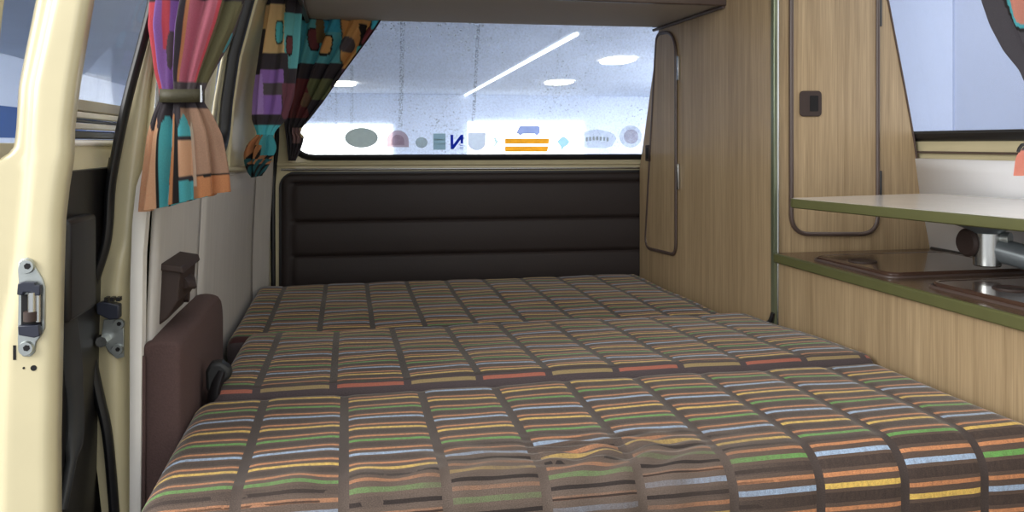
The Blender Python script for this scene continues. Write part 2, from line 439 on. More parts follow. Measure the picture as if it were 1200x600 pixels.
# rear corner post, angled in front of the tailgate opening
bm = bm_new(); R = []
for i in range(16):
    z = .5+i*(CZ+.35-.5)/15; q = .36*max(0, z-CZ+.08)
    R.append([Vector((XL(z)+.002, 2.39-q, z)), Vector((XL(z)+.05, 2.485-q, z)), Vector((XL(z)+.05, 2.51-q, z)), Vector((XL(z)-.02, 2.51-q, z))])
add_loft(bm, R); cp = build('trim_4', bm, 'white_board', smooth=False); cp['kind'] = 'structure'
bm = bm_new(); R = []
for i in range(16):
    z = CZ-.055+i*(.42)/15; q = .36*max(0, z-CZ+.08)
    R.append([Vector((XL(z)+.004, 1.93, z)), Vector((XL(z)+.008, 2.385-q, z)), Vector((XL(z)+.055, 2.475-q, z)), Vector((XL(z)-.02, 2.475-q, z)), Vector((XL(z)-.02, 1.93, z))])
add_loft(bm, R); cp = build('trim_5', bm, 'cream', smooth=False, bevel=.004); cp['kind'] = 'structure'
# sill moulding under the side window
bm = bm_new(); add_tube(bm, [Vector((XL(CZ-.035)+.006, y, CZ-.036-.03*(y-1.18))) for y in (1.19, 1.5, 1.9, 2.36)], .006, flat=.012, up=(1, 0, 0)); o = build('trim_6', bm, 'cream_dull'); o['kind'] = 'structure'

# rear wall (tailgate frame) ----------------------------------------------------------
def MR(x, z): return Vector((x, YR(x, z), z))
rh = rrect(-.165, 1.08, CZ-.043, CZ+.50, .07, NW)
wr = plate('wall_rear', outer_loop(-.30, 1.36, .02, CZ+.72, NW), rh, MR, .02, 'cream', rings=16); wr['kind'] = 'structure'
w2 = build('window_2', (lambda b: (add_tube(b, [MR(*p)-Vector((0, .008, 0)) for p in dense(rh)], .0085, closed=True, flat=.012), b)[1])(bm_new()), 'rubber'); w2['kind'] = 'structure'
pane('pane', rh, lambda x, z: MR(x, z)+Vector((0, .002, 0)), 'glass_rear', w2)
# pressed lip and bright moulding above the quilted panel
bm = bm_new(); add_tube(bm, [MR(x, CZ-.062)-Vector((0, .012, 0)) for x in (-.2, 0, .3, .6, .91)], .008, flat=.006, up=(0, 0, 1)); o = build('trim_7', bm, 'cream'); o['kind'] = 'structure'
bm = bm_new(); add_tube(bm, [MR(x, CZ-.078)-Vector((0, .014, 0)) for x in (-.19, 0, .3, .6, .91)], .004, flat=.004, up=(0, 0, 1)); o = build('trim_8', bm, 'silver'); o['kind'] = 'structure'
bm = bm_new(); add_tube(bm, smooth_path([MR(-.212, .5)-Vector((0, .012, 0)), MR(-.213, .8)-Vector((0, .012, 0)), MR(-.208, CZ-.07)-Vector((0, .012, 0)), MR(-.198, CZ+.05)-Vector((0, .014, 0)), MR(-.195, CZ+.4)-Vector((0, .014, 0))], 6), .007); o = build('trim_9', bm, 'rubber'); o['kind'] = 'structure'

# quilted tailgate panel
tp = empty('tailgate_panel', (.35, 2.49, .54), 'dark brown quilted vinyl panel across the tailgate below the rear window', 'panel')
bm = bm_new(); nx, nz = 150, 70; x0, x1, z0, z1 = -.192, .95, .50, CZ-.088
grid = []
for j in range(nz+1):
    row = []
    for i in range(nx+1):
        x = x0+(x1-x0)*i/nx; z = z0+(z1-z0)*j/nz
        dx, dz = x-x0, z1-z; r = .045        # round upper left corner
        if dx < r and dz < r:
            q = math.hypot(r-dx, r-dz)
            if q > r: s = r/q; x = x0+r-(r-dx)*s; z = z1-r+(r-dz)*s
        puff = .012
        e = min(dx, dz)
        puff *= min(1, max(e, 0)/.012)**.5
        for zs_ in (CZ-.118, CZ-.232, CZ-.335):
            if x > x0+.035: puff -= .007*math.exp(-((z-zs_)/.0035)**2)
        if z < CZ-.118: puff -= .006*math.exp(-((x-x0-.035)/.004)**2)
        for a, b in ((CZ-.118, CZ-.232), (CZ-.232, CZ-.335), (CZ-.335, CZ-.438)):
            if b < z < a and x > x0+.035: puff += .005*math.sin(PI*(a-z)/(a-b))
        row.append(bm.verts.new((x, YR(x, z)-.010-puff, z)))
    grid.append(row)
for a, b in zip(grid, grid[1:]):
    for i in range(nx): bm.faces.new((a[i], a[i+1], b[i+1], b[i]))
build('quilted_cover', bm, 'brown_vinyl', tp, recalc=False, angle=60)
bm = bm_new(); add_prism(bm, [MR(x, z)-Vector((0, .0145, 0)) for x, z in rrect(x0-.004, x1+.004, z0, z1+.004, [.004, .004, .004, .047])], (0, .004, 0)); build('backing_board', bm, 'blackpl', tp, smooth=False)

# right wall with big side window --------------------------------------------------
def MRt(y, z): return Vector((XR(z)+.012, y, z))
hole3 = rrect(.35, 2.15, CZ+.016, CZ+.42, .055, NW)
wr_ = plate('wall_right', outer_loop(-1.3, 2.60, 0.0, CZ+.80, NW), hole3, MRt, .02, 'cream', rings=14); wr_['kind'] = 'structure'
w3 = build('window_3', (lambda b: (add_tube(b, [MRt(*p)-Vector((.008, 0, 0)) for p in dense(hole3)], .011, closed=True, flat=.014), b)[1])(bm_new()), 'rubber'); w3['kind'] = 'structure'
pane('pane', hole3, lambda y, z: MRt(y, z)+Vector((.004, 0, 0)), 'glass_right', w3)
bm = bm_new(); R = []
for z in (CZ-.30, CZ-.25, CZ-.2, CZ-.12, CZ-.06, CZ-.034): R.append([Vector((XR(z)-.008, y, z)) for y in (.2, .6, 1.0, 1.4, 1.66)])
add_loft(bm, R, cap=False, closed=False); o = build('trim_10', bm, 'white_gloss'); o.modifiers.new('t', 'SOLIDIFY').thickness = .006; o['kind'] = 'structure'
bm = bm_new(); add_tube(bm, [Vector((XR(CZ-.022)-.006, y, CZ-.020)) for y in (.2, .8, 1.658)], .003, flat=.002); o = build('trim_11', bm, 'brown_trim'); o['kind'] = 'structure'

# roof and lowered rear ceiling ----------------------------------------------------
bm = bm_new()
prof = [(-.10, CZ+.60), (0.02, CZ+.80), (.3, CZ+.86), (.75, CZ+.86), (1.02, CZ+.80), (1.13, CZ+.60)]
add_loft(bm, [[Vector((x, y, z)) for x, z in prof] for y in (1.12, 1.6, 2.15, 2.42)], cap=False, closed=False)
o = build('ceiling', bm, 'head'); o.modifiers.new('t', 'SOLIDIFY').thickness = .02; o['kind'] = 'structure'
oc = box('rear_shelf', -.10, .925, 1.90, 2.40, CZ+.345, CZ+.365, 'head', bevel=.002)
# its rear edge follows the tailgate
for v in oc.data.vertices:
    if v.co.y > 2.3: v.co.y = YR(v.co.x, CZ+.345)-.025
oc.name = 'ceiling_lowered'; oc['kind'] = 'structure'
for y0_, nm in ((1.885, 'trim_12'),):
    o = box(nm, -.10, .925, 1.885, 1.90, CZ+.341, CZ+.368, 'brown_trim', bevel=.003); o['kind'] = 'structure'
bm = bm_new(); add_tube(bm, [Vector((PXW(y)-.004, y, CZ+.340)) for y in (1.89, 2.05, 2.2, 2.33)], .005); o = build('trim_13', bm, 'brown_trim'); o['kind'] = 'structure'
# side fillet of the lowered ceiling on the left (curtains run up beside it)
box('end_board', -.112, -.100, 1.885, 2.36, CZ+.335, CZ+.60, 'brown_trim', oc, bevel=.002)

# =====================================================================  SLIDING DOOR PILLAR (left)
# rear jamb of the side door opening
YJ = 1.165
inn = [(-60, 205), (0, 199), (40, 191), (90, 183), (190, 175), (300, 166), (450, 164), (640, 163)]
out_ = [(-60, 190), (0, 180), (50, 167), (108, 152), (216, 131), (280, 125), (333, 108), (371, 100), (430, 102), (504, 110), (600, 121), (640, 124)]
bm = bm_new(); R = []
for i in range(61):
    y = -60+700*i/60; a = atY(lerp(out_, y), y, YJ); b = atY(lerp(inn, y), y, YJ)
    row = []
    for k in range(13):
        t = k/12; p = a.lerp(b, t)
        p.y += .010*math.exp(-((t-.78)/.10)**2) - .008*math.exp(-((t-.5)/.2)**2)*(1 if y > 290 else .4)
        row.append(p)
    row = [a+Vector((.002, .02, 0))]+row+[b+Vector((0, .03, 0))]
    R.append(row)
add_loft(bm, R, cap=False, closed=False)
o = build('trim_14', bm, 'cream', angle=60); o['kind'] = 'structure'; o.modifiers.new('t', 'SOLIDIFY').thickness = .002; jamb = o
bm = bm_new(); R = []
for i in range(40):
    y = 196+444*i/39; a = atY(lerp([(196, 168), (215, 160), (260, 155), (330, 152.5), (640, 151.5)], y), y, YJ-.018); b = atY(lerp(inn, y)+1.5, y, YJ-.018)
    R.append([a, a.lerp(b, .5)+Vector((0, -.003, 0)), b, b+Vector((0, .022, 0)), a+Vector((0, .014, 0))])
add_loft(bm, R); t3 = build('trim_3', bm, 'white_edge', angle=50); t3['kind'] = 'structure'
seal = [(186, -60), (179, 0), (167, 50), (151.6, 108), (140, 160), (130, 216), (127, 262), (123, 290), (112, 325), (104, 352), (103, 371), (105, 400), (109, 430), (117, 468), (125, 504), (130, 550), (134, 600), (137, 640)]
bm = bm_new(); add_tube(bm, smooth_path([atY(x, y, YJ-.014) for x, y in seal], 5), .0062, flat=.009, up=(0, 1, 0), n=12); o = build('trim_15', bm, 'rubber'); o['kind'] = 'structure'
# bolts, wedge and striker on the jamb
sp = empty('door_striker', tuple(atY(132, 395, YJ)), 'steel striker with two bolts and a black rubber wedge on the cream door jamb', 'door striker')
bm = bm_new(); pl = [(122, 374), (140, 372), (146, 382), (146, 418), (138, 420), (128, 412), (119, 396)]
add_prism(bm, [atY(x, y, YJ-.010) for x, y in pl], (0, -.003, 0)); build('plate', bm, 'galv', sp, bevel=.0008)
for x, y in ((139.5, 379.5), (138, 409.5)):
    bm = bm_new(); add_cyl(bm, atY(x, y, YJ-.013), (0, -1, 0), .0075, .004, r2=.0065); b_ = build('bolt', bm, 'galv', sp)
    bm = bm_new(); add_cyl(bm, atY(x, y, YJ-.0172), (0, -1, 0), .0030, .0006, n=6); build('socket', bm, 'dark', b_)
bm = bm_new(); add_cyl(bm, atY(122.5, 397.5, YJ-.012), (0, -1, 0), .0085, .016, n=8, r2=.007); build('pin', bm, 'silver', sp)
bm = bm_new(); wd = [(117, 353), (126, 351), (143, 355), (143, 371), (132, 372), (117, 365)]
add_prism(bm, [atY(x, y, YJ-.012) for x, y in wd], (0, -.016, 0)); wdg = build('wedge', bm, 'bluepl', sp, bevel=.0015)
bm = bm_new()
for x in (124, 131, 138): a = atY(x, 352.5, YJ-.028); add_box(bm, a.x-.0022, a.x+.0022, a.y, a.y+.012, a.z-.001, a.z+.004)
build('rib', bm, 'blackpl', wdg)

# open sliding door ----------------------------------------------------------------
YD = .95
dr = empty('door_1', tuple(atY(40, 600, YD)), kind='structure')
din = [(-60, 106), (0, 99.5), (50, 91), (100, 83), (150, 77), (185, 76), (220, 70.5), (260, 66), (330, 64), (420, 62.5), (520, 60.5), (640, 61)]
dou = [(-60, 55), (0, 43), (50, 33), (100, 23), (150, 20), (172, 17.5), (180, 12), (188, 0), (196, -14), (250, -22), (640, -30)]
bm = bm_new(); R = []
for i in range(91):
    y = -60+700*i/90; a = atY(lerp(dou, y), y, YD); b = atY(lerp(din, y), y, YD); row = []
    for k in range(17):
        t = k/16; p = a.lerp(b, t); xp = lerp(dou, y)+(lerp(din, y)-lerp(dou, y))*t
        c1 = lerp([(-60, 74), (0, 60), (100, 38), (200, 32), (300, 22), (400, 4), (640, -4)], y)
        p.y += .012/(1+math.exp((xp-c1)/2.2))
        p.y += .006*math.exp(-((t-1)/.05)**2)
        row.append(p)
    row = [a+Vector((-.006, .02, 0)), ]+row+[b+Vector((.001, .022, 0))]
    R.append(row)
add_loft(bm, R, cap=False, closed=False); o = build('door_edge', bm, 'cream', dr, angle=60); o.modifiers.new('t', 'SOLIDIFY').thickness = .002
# inner skin behind the edge, running back along the body side
def XD(z): return lerp([(-1, -.345), (-.5, -.338), (-.25, -.333), (-.05, -.326), (.0, -.322), (.15, -.308), (.3, -.288), (.6, -.23)], z-CZ)
def MD(y, z): return Vector((XD(z), y, z))
dh = rrect(.985, 1.86, CZ+.0, CZ+.42, .03, NW)
o = plate('inner_skin', outer_loop(YD+.012, 2.05, .12, CZ+.62, NW), dh, MD, .006, 'cream', dr, rings=10)
o = pane('pane', dh, lambda y, z: MD(y, z)-Vector((.02, 0, 0)), 'glass_side', dr)
def MDo(y, z): return Vector((XD(z)-.06-.02*max(0, min(1, (CZ-z)/.04)), y, z))
plate('outer_skin', outer_loop(YD+.012, 2.05, .12, CZ+.62, NW), rrect(.985, 1.86, CZ+.0, CZ+.42, .03, NW), MDo, .003, 'cream', dr, rings=10)
bm = bm_new(); add_tube(bm, [MD(*p)+Vector((.001, 0, 0)) for p in dense(dh)], .004, closed=True); build('window_lip', bm, 'white_edge', dr)
# lower sliding rail / frame bars crossing the glass
for z0_, z1_, m_, d_ in ((.041, .056, 'taupe', .012), (.032, .040, 'pale_bar', .014), (.027, .031, 'dkgrey', .010), (.018, .026, 'pale_bar', .014), (.006, .016, 'dkgrey', .011), (-.004, .005, 'taupe', .013)):
    bm = bm_new(); add_prism(bm, [Vector((XD(CZ+z0_)-.024, y, z)) for y, z in ((.99, CZ+z0_), (1.85, CZ+z0_), (1.85, CZ+z1_), (.99, CZ+z1_))], (d_, 0, 0)); build('glazing_bar', bm, m_, dr, bevel=.0015)
# black plastic door card seen in the gap
bm = bm_new(); pts = rrect(YD+.028, 1.9, .14, CZ-.032, [.01, .01, .01, .03])
add_prism(bm, [MD(y, z)+Vector((.004, 0, 0)) for y, z in pts], (.008, 0, 0)); card = build('door_card', bm, 'blackpl', dr, smooth=False, bevel=.002)
bm = bm_new(); a = YD+.035
add_box(bm, XD(CZ-.15)+.012, XD(CZ-.15)+.03, a, a+.10, CZ-.20, CZ-.085); build('lock_cover', bm, 'blackpl', dr, bevel=.006)
bm = bm_new(); add_tube(bm, smooth_path([MD(a+.03, CZ-.20)+Vector((.018, 0, 0)), MD(a+.05, CZ-.26)+Vector((.02, 0, 0)), MD(a+.06, CZ-.34)+Vector((.022, 0, 0)), MD(a+.04, CZ-.42)+Vector((.016, 0, 0))], 6), [.013]*8+[.011]*6+[.006]*5, flat=.006, n=12); build('pull_handle', bm, 'dkgrey', dr)
# body rubber seen behind the card
bm = bm_new(); add_tube(bm, smooth_path([Vector((XL(z)-OFF(z)-.008, 1.18, z)) for z in (CZ-.5, CZ-.3, CZ-.1, CZ-.02)], 4), .008); build('gap_seal', bm, 'rubber', jamb)
# latch on the door edge
lt = empty('door_latch', tuple(atY(38, 360, YD)), 'zinc plated door latch with two torx bolts on the cream sliding door edge', 'door latch')
bm = bm_new()
pl = [(27, 303), (33, 301.5), (39, 304), (43, 313), (51, 326), (54, 336), (54, 384), (50, 392), (44, 400), (42, 412), (37, 417), (28, 417), (22.5, 411), (22, 398), (23, 330), (22, 316), (23, 307)]
add_prism(bm, [atY(x, y, YD-.001) for x, y in pl], (0, -.0035, 0)); build('plate', bm, 'galv', lt, bevel=.001)
for x, y in ((32, 312), (31, 408)):
    bm = bm_new(); add_cyl(bm, atY(x, y, YD-.0045), (0, -1, 0), .0078, .0035, r2=.0068); b_ = build('bolt', bm, 'galv', lt)
    bm = bm_new(); add_cyl(bm, atY(x, y, YD-.0082), (0, -1, 0), .0034, .0005, n=6); build('socket', bm, 'dark', b_)
bm = bm_new(); add_prism(bm, [atY(x, y, YD-.0048) for x, y in [(25, 345), (49, 345), (49, 382), (25, 382)]], (0, -.0006, 0)); build('latch_mouth', bm, 'dark', lt, smooth=False)
for q in (([(24, 331), (30, 329), (44, 330), (44, 333), (50, 333), (50, 345), (42, 345), (40, 341), (31, 341), (29, 345), (23, 344)]), ([(24, 380), (48, 379), (50, 392), (43, 394), (25, 391)])):
    bm = bm_new(); add_prism(bm, [atY(x, y, YD-.0048) for x, y in q], (0, -.008, 0)); build('plastic_guide', bm, 'bluepl', lt, bevel=.001)
bm = bm_new(); add_cyl(bm, atY(38, 366, YD-.010), (0, 0, 1), .0042, .021); build('roller', bm, 'silver', lt)
bm = bm_new(); add_cyl(bm, atY(36, 376, YD-.009), (0, 0, 1), .0068, .010, n=16); build('pawl', bm, 'brown_plastic', lt)
bm = bm_new(); add_cyl(bm, atY(45, 377, YD-.009), (0, 0, 1), .0025, .03, n=12); build('spring_pin', bm, 'silver', lt)
bm = bm_new(); add_tube(bm, [atY(55, 375, YD+.004), atY(60, 374, YD+.02), atY(67, 374, YD+.05)], .006); build('release_knob', bm, 'blackpl', lt)
bm = bm_new()
for q in (((16.5, 404), (20, 404), (20, 421), (16.5, 421)),):
    add_prism(bm, [atY(x, y, YD+.0005) for x, y in q], (0, -.003, 0))
for x, y, r in ((40.5, 430.5, .0030), (29, 430.5, .0012)): add_cyl(bm, atY(x, y, YD+.0005), (0, -1, 0), r, .003)
build('drain_holes', bm, 'dark', dr, smooth=False)

# =====================================================================  BED
def cushion_mesh(name, m, x0, x1, prof, er, nx, relief=None, label=None, cat='cushion', uoff=0., wearf=None):
    """prof: closed outline in (y,z), first along the bottom of the back edge, over the top and down the front; UV v = length along it"""
    bm = bm_new(); uvl = bm.loops.layers.uv.new('UVMap'); wl_ = bm.verts.layers.float.new('wear')
    P = [Vector((0, p[0], p[1])) for p in prof]; n = len(P)
    cen = sum(P, Vector())/n
    arc = [0.]
    for a, b in zip(P, P[1:]): arc.append(arc[-1]+(b-a).length)
    nor = []
    for i in range(n):
        d = P[(i+1) % n]-P[i-1]; d.normalize(); nor.append(Vector((0, -d.z, d.y)))
    if (nor[n//2]).z < 0: nor = [-v for v in nor]
    xs = []
    ne = 7
    for k in range(ne): xs.append((x0+er*(1-math.cos(k/ne*PI/2)), er*(1-math.sin(k/ne*PI/2)), x0-er*.57*(1-k/ne)+er*(1-1)))
    for k in range(nx+1): x = x0+er+(x1-x0-2*er)*k/nx; xs.append((x, 0., x))
    for k in range(ne-1, -1, -1): xs.append((x1-er*(1-math.cos(k/ne*PI/2)), er*(1-math.sin(k/ne*PI/2)), x1))
    # true u along the rounded end
    us = [0.]
    for a, b in zip(xs, xs[1:]): us.append(us[-1]+math.hypot(b[0]-a[0], b[1]-a[1]))
    u_ref = us[ne]; x_ref = xs[ne][0]
    us = [u-u_ref+x_ref+uoff for u in us]
    V = []
    for (x, ins, _), u in zip(xs, us):
        ring = []
        for i, p in enumerate(P):
            q = p-nor[i]*ins
            q = Vector((x, q.y, q.z))
            if relief:
                q += nor[i]*relief(u, arc[i], x, p.y, p.z)
            v = bm.verts.new(q)
            if wearf: v[wl_] = wearf(x, p.y, p.z)
            ring.append(v)
        V.append(ring)
    for a in range(len(V)-1):
        for i in range(n-1):
            f = bm.faces.new((V[a][i], V[a+1][i], V[a+1][i+1], V[a][i+1]))
            for l, (uu, vv) in zip(f.loops, ((us[a], arc[i]), (us[a+1], arc[i]), (us[a+1], arc[i+1]), (us[a], arc[i+1]))): l[uvl].uv = (uu, vv)
        bm.faces.new((V[a][n-1], V[a+1][n-1], V[a+1][0], V[a][0]))
    for ring, s, u in ((V[0], 1, us[0]), (V[-1], -1, us[-1])):
        f = bm.faces.new(ring if s < 0 else list(reversed(ring)))
        for l in f.loops: l[uvl].uv = (u+.0, l.vert.co.z)
    o = build(name, bm, m, recalc=True, angle=70)
    tag(o, label, cat); return o
def arcpts(cy, cz, r, a0, a1, n):
    return [(cy+r*math.cos(math.radians(a0+(a1-a0)*k/n)), cz+r*math.sin(math.radians(a0+(a1-a0)*k/n))) for k in range(n+1)]
def seg(a, b, n): return [(a[0]+(b[0]-a[0])*k/n, a[1]+(b[1]-a[1])*k/n) for k in range(1, n)]
def colrelief(u, s, x, y, z):
    f = (u/.1147) % 1.0; d = min(f, 1-f)*.1147
    return .0022*(1-math.exp(-(d/.010)**2))-.002+.0011*math.sin(x*9+y*13)+.0008*math.sin(x*31-y*22)
# far cushion
zt = CZ-.406; r = .028
pf = [(2.45, zt-.10)]+arcpts(2.45-r, zt-r, r, 0, 90, 6)+seg((2.45-r, zt), (1.785+r, zt), 45)+arcpts(1.785+r, zt-r, r, 90, 180, 10)+[(1.785, zt-.05), (1.785, zt-.10)]
XA = .1147
# seams measured on the bed: one falls at x=.098 on the far cushion
cushion_mesh('bed_cushion', 'fab_a', -.245, .888, pf, .02, 110, colrelief, 'farthest striped bed cushion lying against the brown tailgate panel', uoff=-.0573)
zb = CZ-.392; zf = CZ-.372; r = .03
pf = [(1.782, CZ-.506), (1.782, zb-.03)]+arcpts(1.782-r, zb-r, r, 0, 90, 6)+seg((1.782-r, zb), (1.285+r, zf), 40)+arcpts(1.285+r, zf-r, r, 90, 180, 9)+[(1.285, zf-.05), (1.285, CZ-.506)]
cushion_mesh('bed_cushion', 'fab_b', -.205, .922, pf, .025, 110, colrelief, 'narrow middle striped bed cushion between the near and the far one', uoff=.02)
def wear(x, y, z):
    if z < CZ-.50: return 0.
    a = math.exp(-((x-.31)/.22)**4)*math.exp(-((y-.952)/.068)**2)*1.1
    b = math.exp(-((x-.05)/.30)**4)*math.exp(-((y-.92)/.04)**2)*.9
    return min(1., a+b)
def nearrelief(u, s, x, y, z):
    r_ = colrelief(u, s, x, y, z)
    w = math.exp(-((x-.30)/.19)**4)*math.exp(-((y-.955)/.06)**2)
    r_ += w*.0035*math.sin(x*95+3*math.sin(y*50))*(.6+.4*math.sin(x*23))
    w2 = math.exp(-((x-.32)/.12)**4)*math.exp(-((y-.985)/.035)**2)
    r_ += w2*.0022*math.sin(y*330+2.5*math.sin(x*24))
    w3 = math.exp(-((x+.0)/.10)**2)*math.exp(-((y-.95)/.03)**2)
    r_ += w3*.003*math.sin(x*80)
    r_ -= .006*math.exp(-((x-.30)/.25)**2)*math.exp(-((y-.93)/.09)**2)
    return r_
zt = CZ-.378; r = .052
pf = [(1.28, CZ-.506), (1.28, zt-.03)]+arcpts(1.28-.025, zt-.025, .025, 0, 90, 6)+seg((1.255, zt), (.905+r, zt), 90)+arcpts(.905+r, zt-r, r, 90, 180, 24)+seg((.905, zt-r), (.905, CZ-.506), 12)+[(.905, CZ-.506)]
cushion_mesh('bed_cushion', 'fab_c', -.222, .918, pf, .035, 200, nearrelief, 'nearest striped bed cushion with the worn wrinkled front edge', uoff=.003, wearf=wear)
# the base below
bb = empty('storage_bench', (.35, 1.7, 0), 'plywood bench box carrying the striped bed cushions', 'bench')
box('top_board', -.24, .90, .93, 2.44, CZ-.53, CZ-.506, 'ply', bb, bevel=.002)
box('front_board', -.24, .90, .93, .95, 0, CZ-.53, 'ply', bb, bevel=.002)
box('side_panel', -.24, -.22, .95, 2.44, 0, CZ-.53, 'ply', bb, bevel=.002)
box('side_panel', .88, .90, .95, 2.44, 0, CZ-.53, 'ply', bb, bevel=.002)
# buckle
bk = empty('seat_belt_buckle', tuple(atX(262, 455, -.2)), 'dark grey seat belt buckle poking up between brown side pad and bed cushions', 'buckle')
c = Vector((-.196, 1.30, CZ-.345))
bm = bm_new(); add_tube(bm, smooth_path([c+Vector((.0, .0, -.07)), c+Vector((.0, .005, -.03)), c+Vector((.008, .01, 0))], 4), .008, flat=.012); build('stalk', bm, 'blackpl', bk)
bm = bm_new(); add_prism(bm, [c+Vector((a_, .002, b_)) for a_, b_ in ((-.012, -.03), (-.013, .0), (-.006, .013), (.010, .013), (.022, .003), (.025, -.010), (.014, -.018), (.006, -.034))], (0, .026, 0)); build('housing', bm, 'buckle', bk, bevel=.005)

# side pad
bm = bm_new()
n = 18; ring0 = []
yz = [(1.155, CZ-.52), (1.155, CZ-.262-.006)]+[(1.155+.006*(1-math.cos(a)), CZ-.268+.006*math.sin(a)) for a in (.5, 1.0, 1.57)]
yz += [(1.25, CZ-.2605), (1.35, CZ-.2605), (1.46, CZ-.262)]+[(1.50+.05*math.sin(a), CZ-.312+.05*math.cos(a)) for a in [i*PI/20 for i in range(1, 11)]]+[(1.55, CZ-.40), (1.55, CZ-.52)]
R = []
cy, cz_ = 1.36, CZ-.40
for k in range(13):
    t = k/12; a = t*PI; ins = .009*(1-math.sin(a)**.5) if 0 < t < 1 else .009
    x = -.2655+.0485*t
    R.append([Vector((x, y+(ins if y < cy else -ins)*.8, z-(ins if z > CZ-.5 else 0))) for y, z in yz])
add_loft(bm, R); pad = build('side_pad', bm, 'brown_fabric', angle=50)
tag(pad, 'maroon brown cloth covered pad standing against the left wall beside the bed', 'pad')
bm = bm_new(); add_tube(bm, [Vector((-.262, 1.154, z)) for z in (CZ-.52, CZ-.4, CZ-.28)], .0025); build('piping', bm, 'brown_fabric', pad)

# ashtray box on the wall board
at_ = empty('ashtray', (-.255, 1.34, CZ-.25), 'brown plastic ashtray box fixed to the pale wall above the side pad', 'ashtray')
bm = bm_new(); xw = XL(CZ-.2)+.010
add_prism(bm, [Vector((xw, 1.218, z)) for z in (CZ-.255, CZ-.17)][:1]+[Vector((xw, 1.218, CZ-.168)), Vector((xw+.014, 1.218, CZ-.170)), Vector((xw+.030, 1.218, CZ-.180)), Vector((xw+.026, 1.218, CZ-.222)), Vector((xw+.012, 1.218, CZ-.246))], (0, .12, 0))
build('tray', bm, 'brown_plastic', at_, smooth=False, bevel=.003)
bm = bm_new(); add_prism(bm, [Vector((xw, 1.211, CZ-.166)), Vector((xw+.032, 1.211, CZ-.172)), Vector((xw+.035, 1.211, CZ-.182)), Vector((xw, 1.211, CZ-.176))], (0, .134, 0)); build('lid', bm, 'brown_plastic', at_, smooth=False, bevel=.002)
bm = bm_new(); add_tube(bm, [Vector((xw+.026, 1.25, CZ-.200)), Vector((xw+.032, 1.275, CZ-.205)), Vector((xw+.026, 1.30, CZ-.2))], .006, flat=.012); build('finger_tab', bm, 'brown_plastic', at_)
bm = bm_new(); add_cyl(bm, Vector((xw+.020, 1.30, CZ-.228)), (1, 0, 0), .010, .006); build('catch', bm, 'brown_plastic', at_)
# small rating plate
rp = empty('rating_plate', (-.25, 1.5, CZ-.13), 'small grey printed plate on the pale wall below the near left curtain', 'plate')
x_ = XL(CZ-.126)+.0075
bm = bm_new(); add_prism(bm, [Vector((XL(z)+.0075, y, z)) for y, z in ((1.462, CZ-.15), (1.535, CZ-.15), (1.535, CZ-.105), (1.462, CZ-.105))], (.0012, 0, 0)); build('plate', bm, 'label', rp, smooth=False)
bm = bm_new()
for k in range(6):
    z = CZ-.111-.0065*k; add_prism(bm, [Vector((XL(z)+.0088, y, zz)) for y, zz in ((1.468, z-.0022), (1.53, z-.0022), (1.53, z), (1.468, z))], (.0004, 0, 0))
build('printed_lines', bm, 'label_ink', rp, smooth=False)

# =====================================================================  WARDROBE
YC = 1.66
wd_ = empty('wardrobe', (1.1, 2.05, 0), 'tall oak laminate wardrobe beside the bed with a door on each visible face', 'wardrobe')
bm = bm_new(); R = []
for z in [0, .3, .6, .70, .83, .87, CZ, CZ+.05, CZ+.1, CZ+.2, CZ+.327, CZ+.45, CZ+.6]:
    yr = YR(.92, z)-.028
    R.append([Vector((PXW(YC), YC, z)), Vector((XR(z)-.008, YC, z)), Vector((XR(z)-.008, yr, z)), Vector((PXW(yr), yr, z))])
add_loft(bm, R); body = build('cabinet_body', bm, 'wood', wd_, smooth=False)
# corner profile
bm = bm_new(); add_box(bm, .921, .934, YC-.009, YC+.006, CZ-.415, CZ+.6); cst = build('corner_strip', bm, 'green_metal', wd_, bevel=.002)
bm = bm_new(); add_tube(bm, [Vector((.9305, YC-.0095, z)) for z in (CZ-.41, CZ, CZ+.6)], .0025); build('highlight_bead', bm, 'silver', cst)  # silver bead added to draw the highlight down the corner strip
# edging where the board meets the outer wall
bm = bm_new(); add_tube(bm, [Vector((XR(z)-.010, YC-.001, z)) for z in [CZ-.24+i*.04 for i in range(16)]], .0022); build('rear_edging', bm, 'brown_trim', wd_)

def corner_loop(pts, r, n=6):
    out = []; L = len(pts)
    for i, p in enumerate(pts):
        p = Vector(p); a = Vector(pts[i-1]); b = Vector(pts[(i+1) % L]); rr = r[i] if isinstance(r, (list, tuple)) else r
        da = (a-p).normalized(); db = (b-p).normalized()
        s, e = p+da*rr, p+db*rr
        for k in range(n+1):
            t = k/n; out.append(s*(1-t)**2+p*2*t*(1-t)+e*t*t)
    return out
# front door (faces the camera)
fdl = [(926, 274), (1027, 274), (1027, -115), (926, -115)]
loop = corner_loop([atY(x, y, YC) for x, y in fdl], [.045, .045, .03, .03], 8)
bm = bm_new(); add_prism(bm, [p-Vector((0, .0005, 0)) for p in loop], (0, -.004, 0)); fd = build('front_door', bm, 'wood', wd_, bevel=.0006, smooth=False)
bm = bm_new(); add_tube(bm, [p-Vector((0, .004, 0)) for p in loop[:] ], .0050, closed=True, flat=.0055, up=(0, 1, 0), n=12)
build('door_edging', bm, 'brown_trim', fd)
hp = corner_loop([atY(x, y, YC-.005) for x, y in ((936.5, 136.5), (962, 136.5), (962, 106.5), (936.5, 106.5))], .010)
bm = bm_new(); add_prism(bm, hp, (0, -.004, 0)); hd = build('catch_plate', bm, 'brown_plastic', fd, bevel=.0015)
bm = bm_new(); add_prism(bm, corner_loop([atY(x, y, YC-.0089) for x, y in ((949, 130.5), (959, 130.5), (959, 112), (949, 112))], .003), (0, -.0006, 0)); build('finger_slot', bm, 'dark', hd)
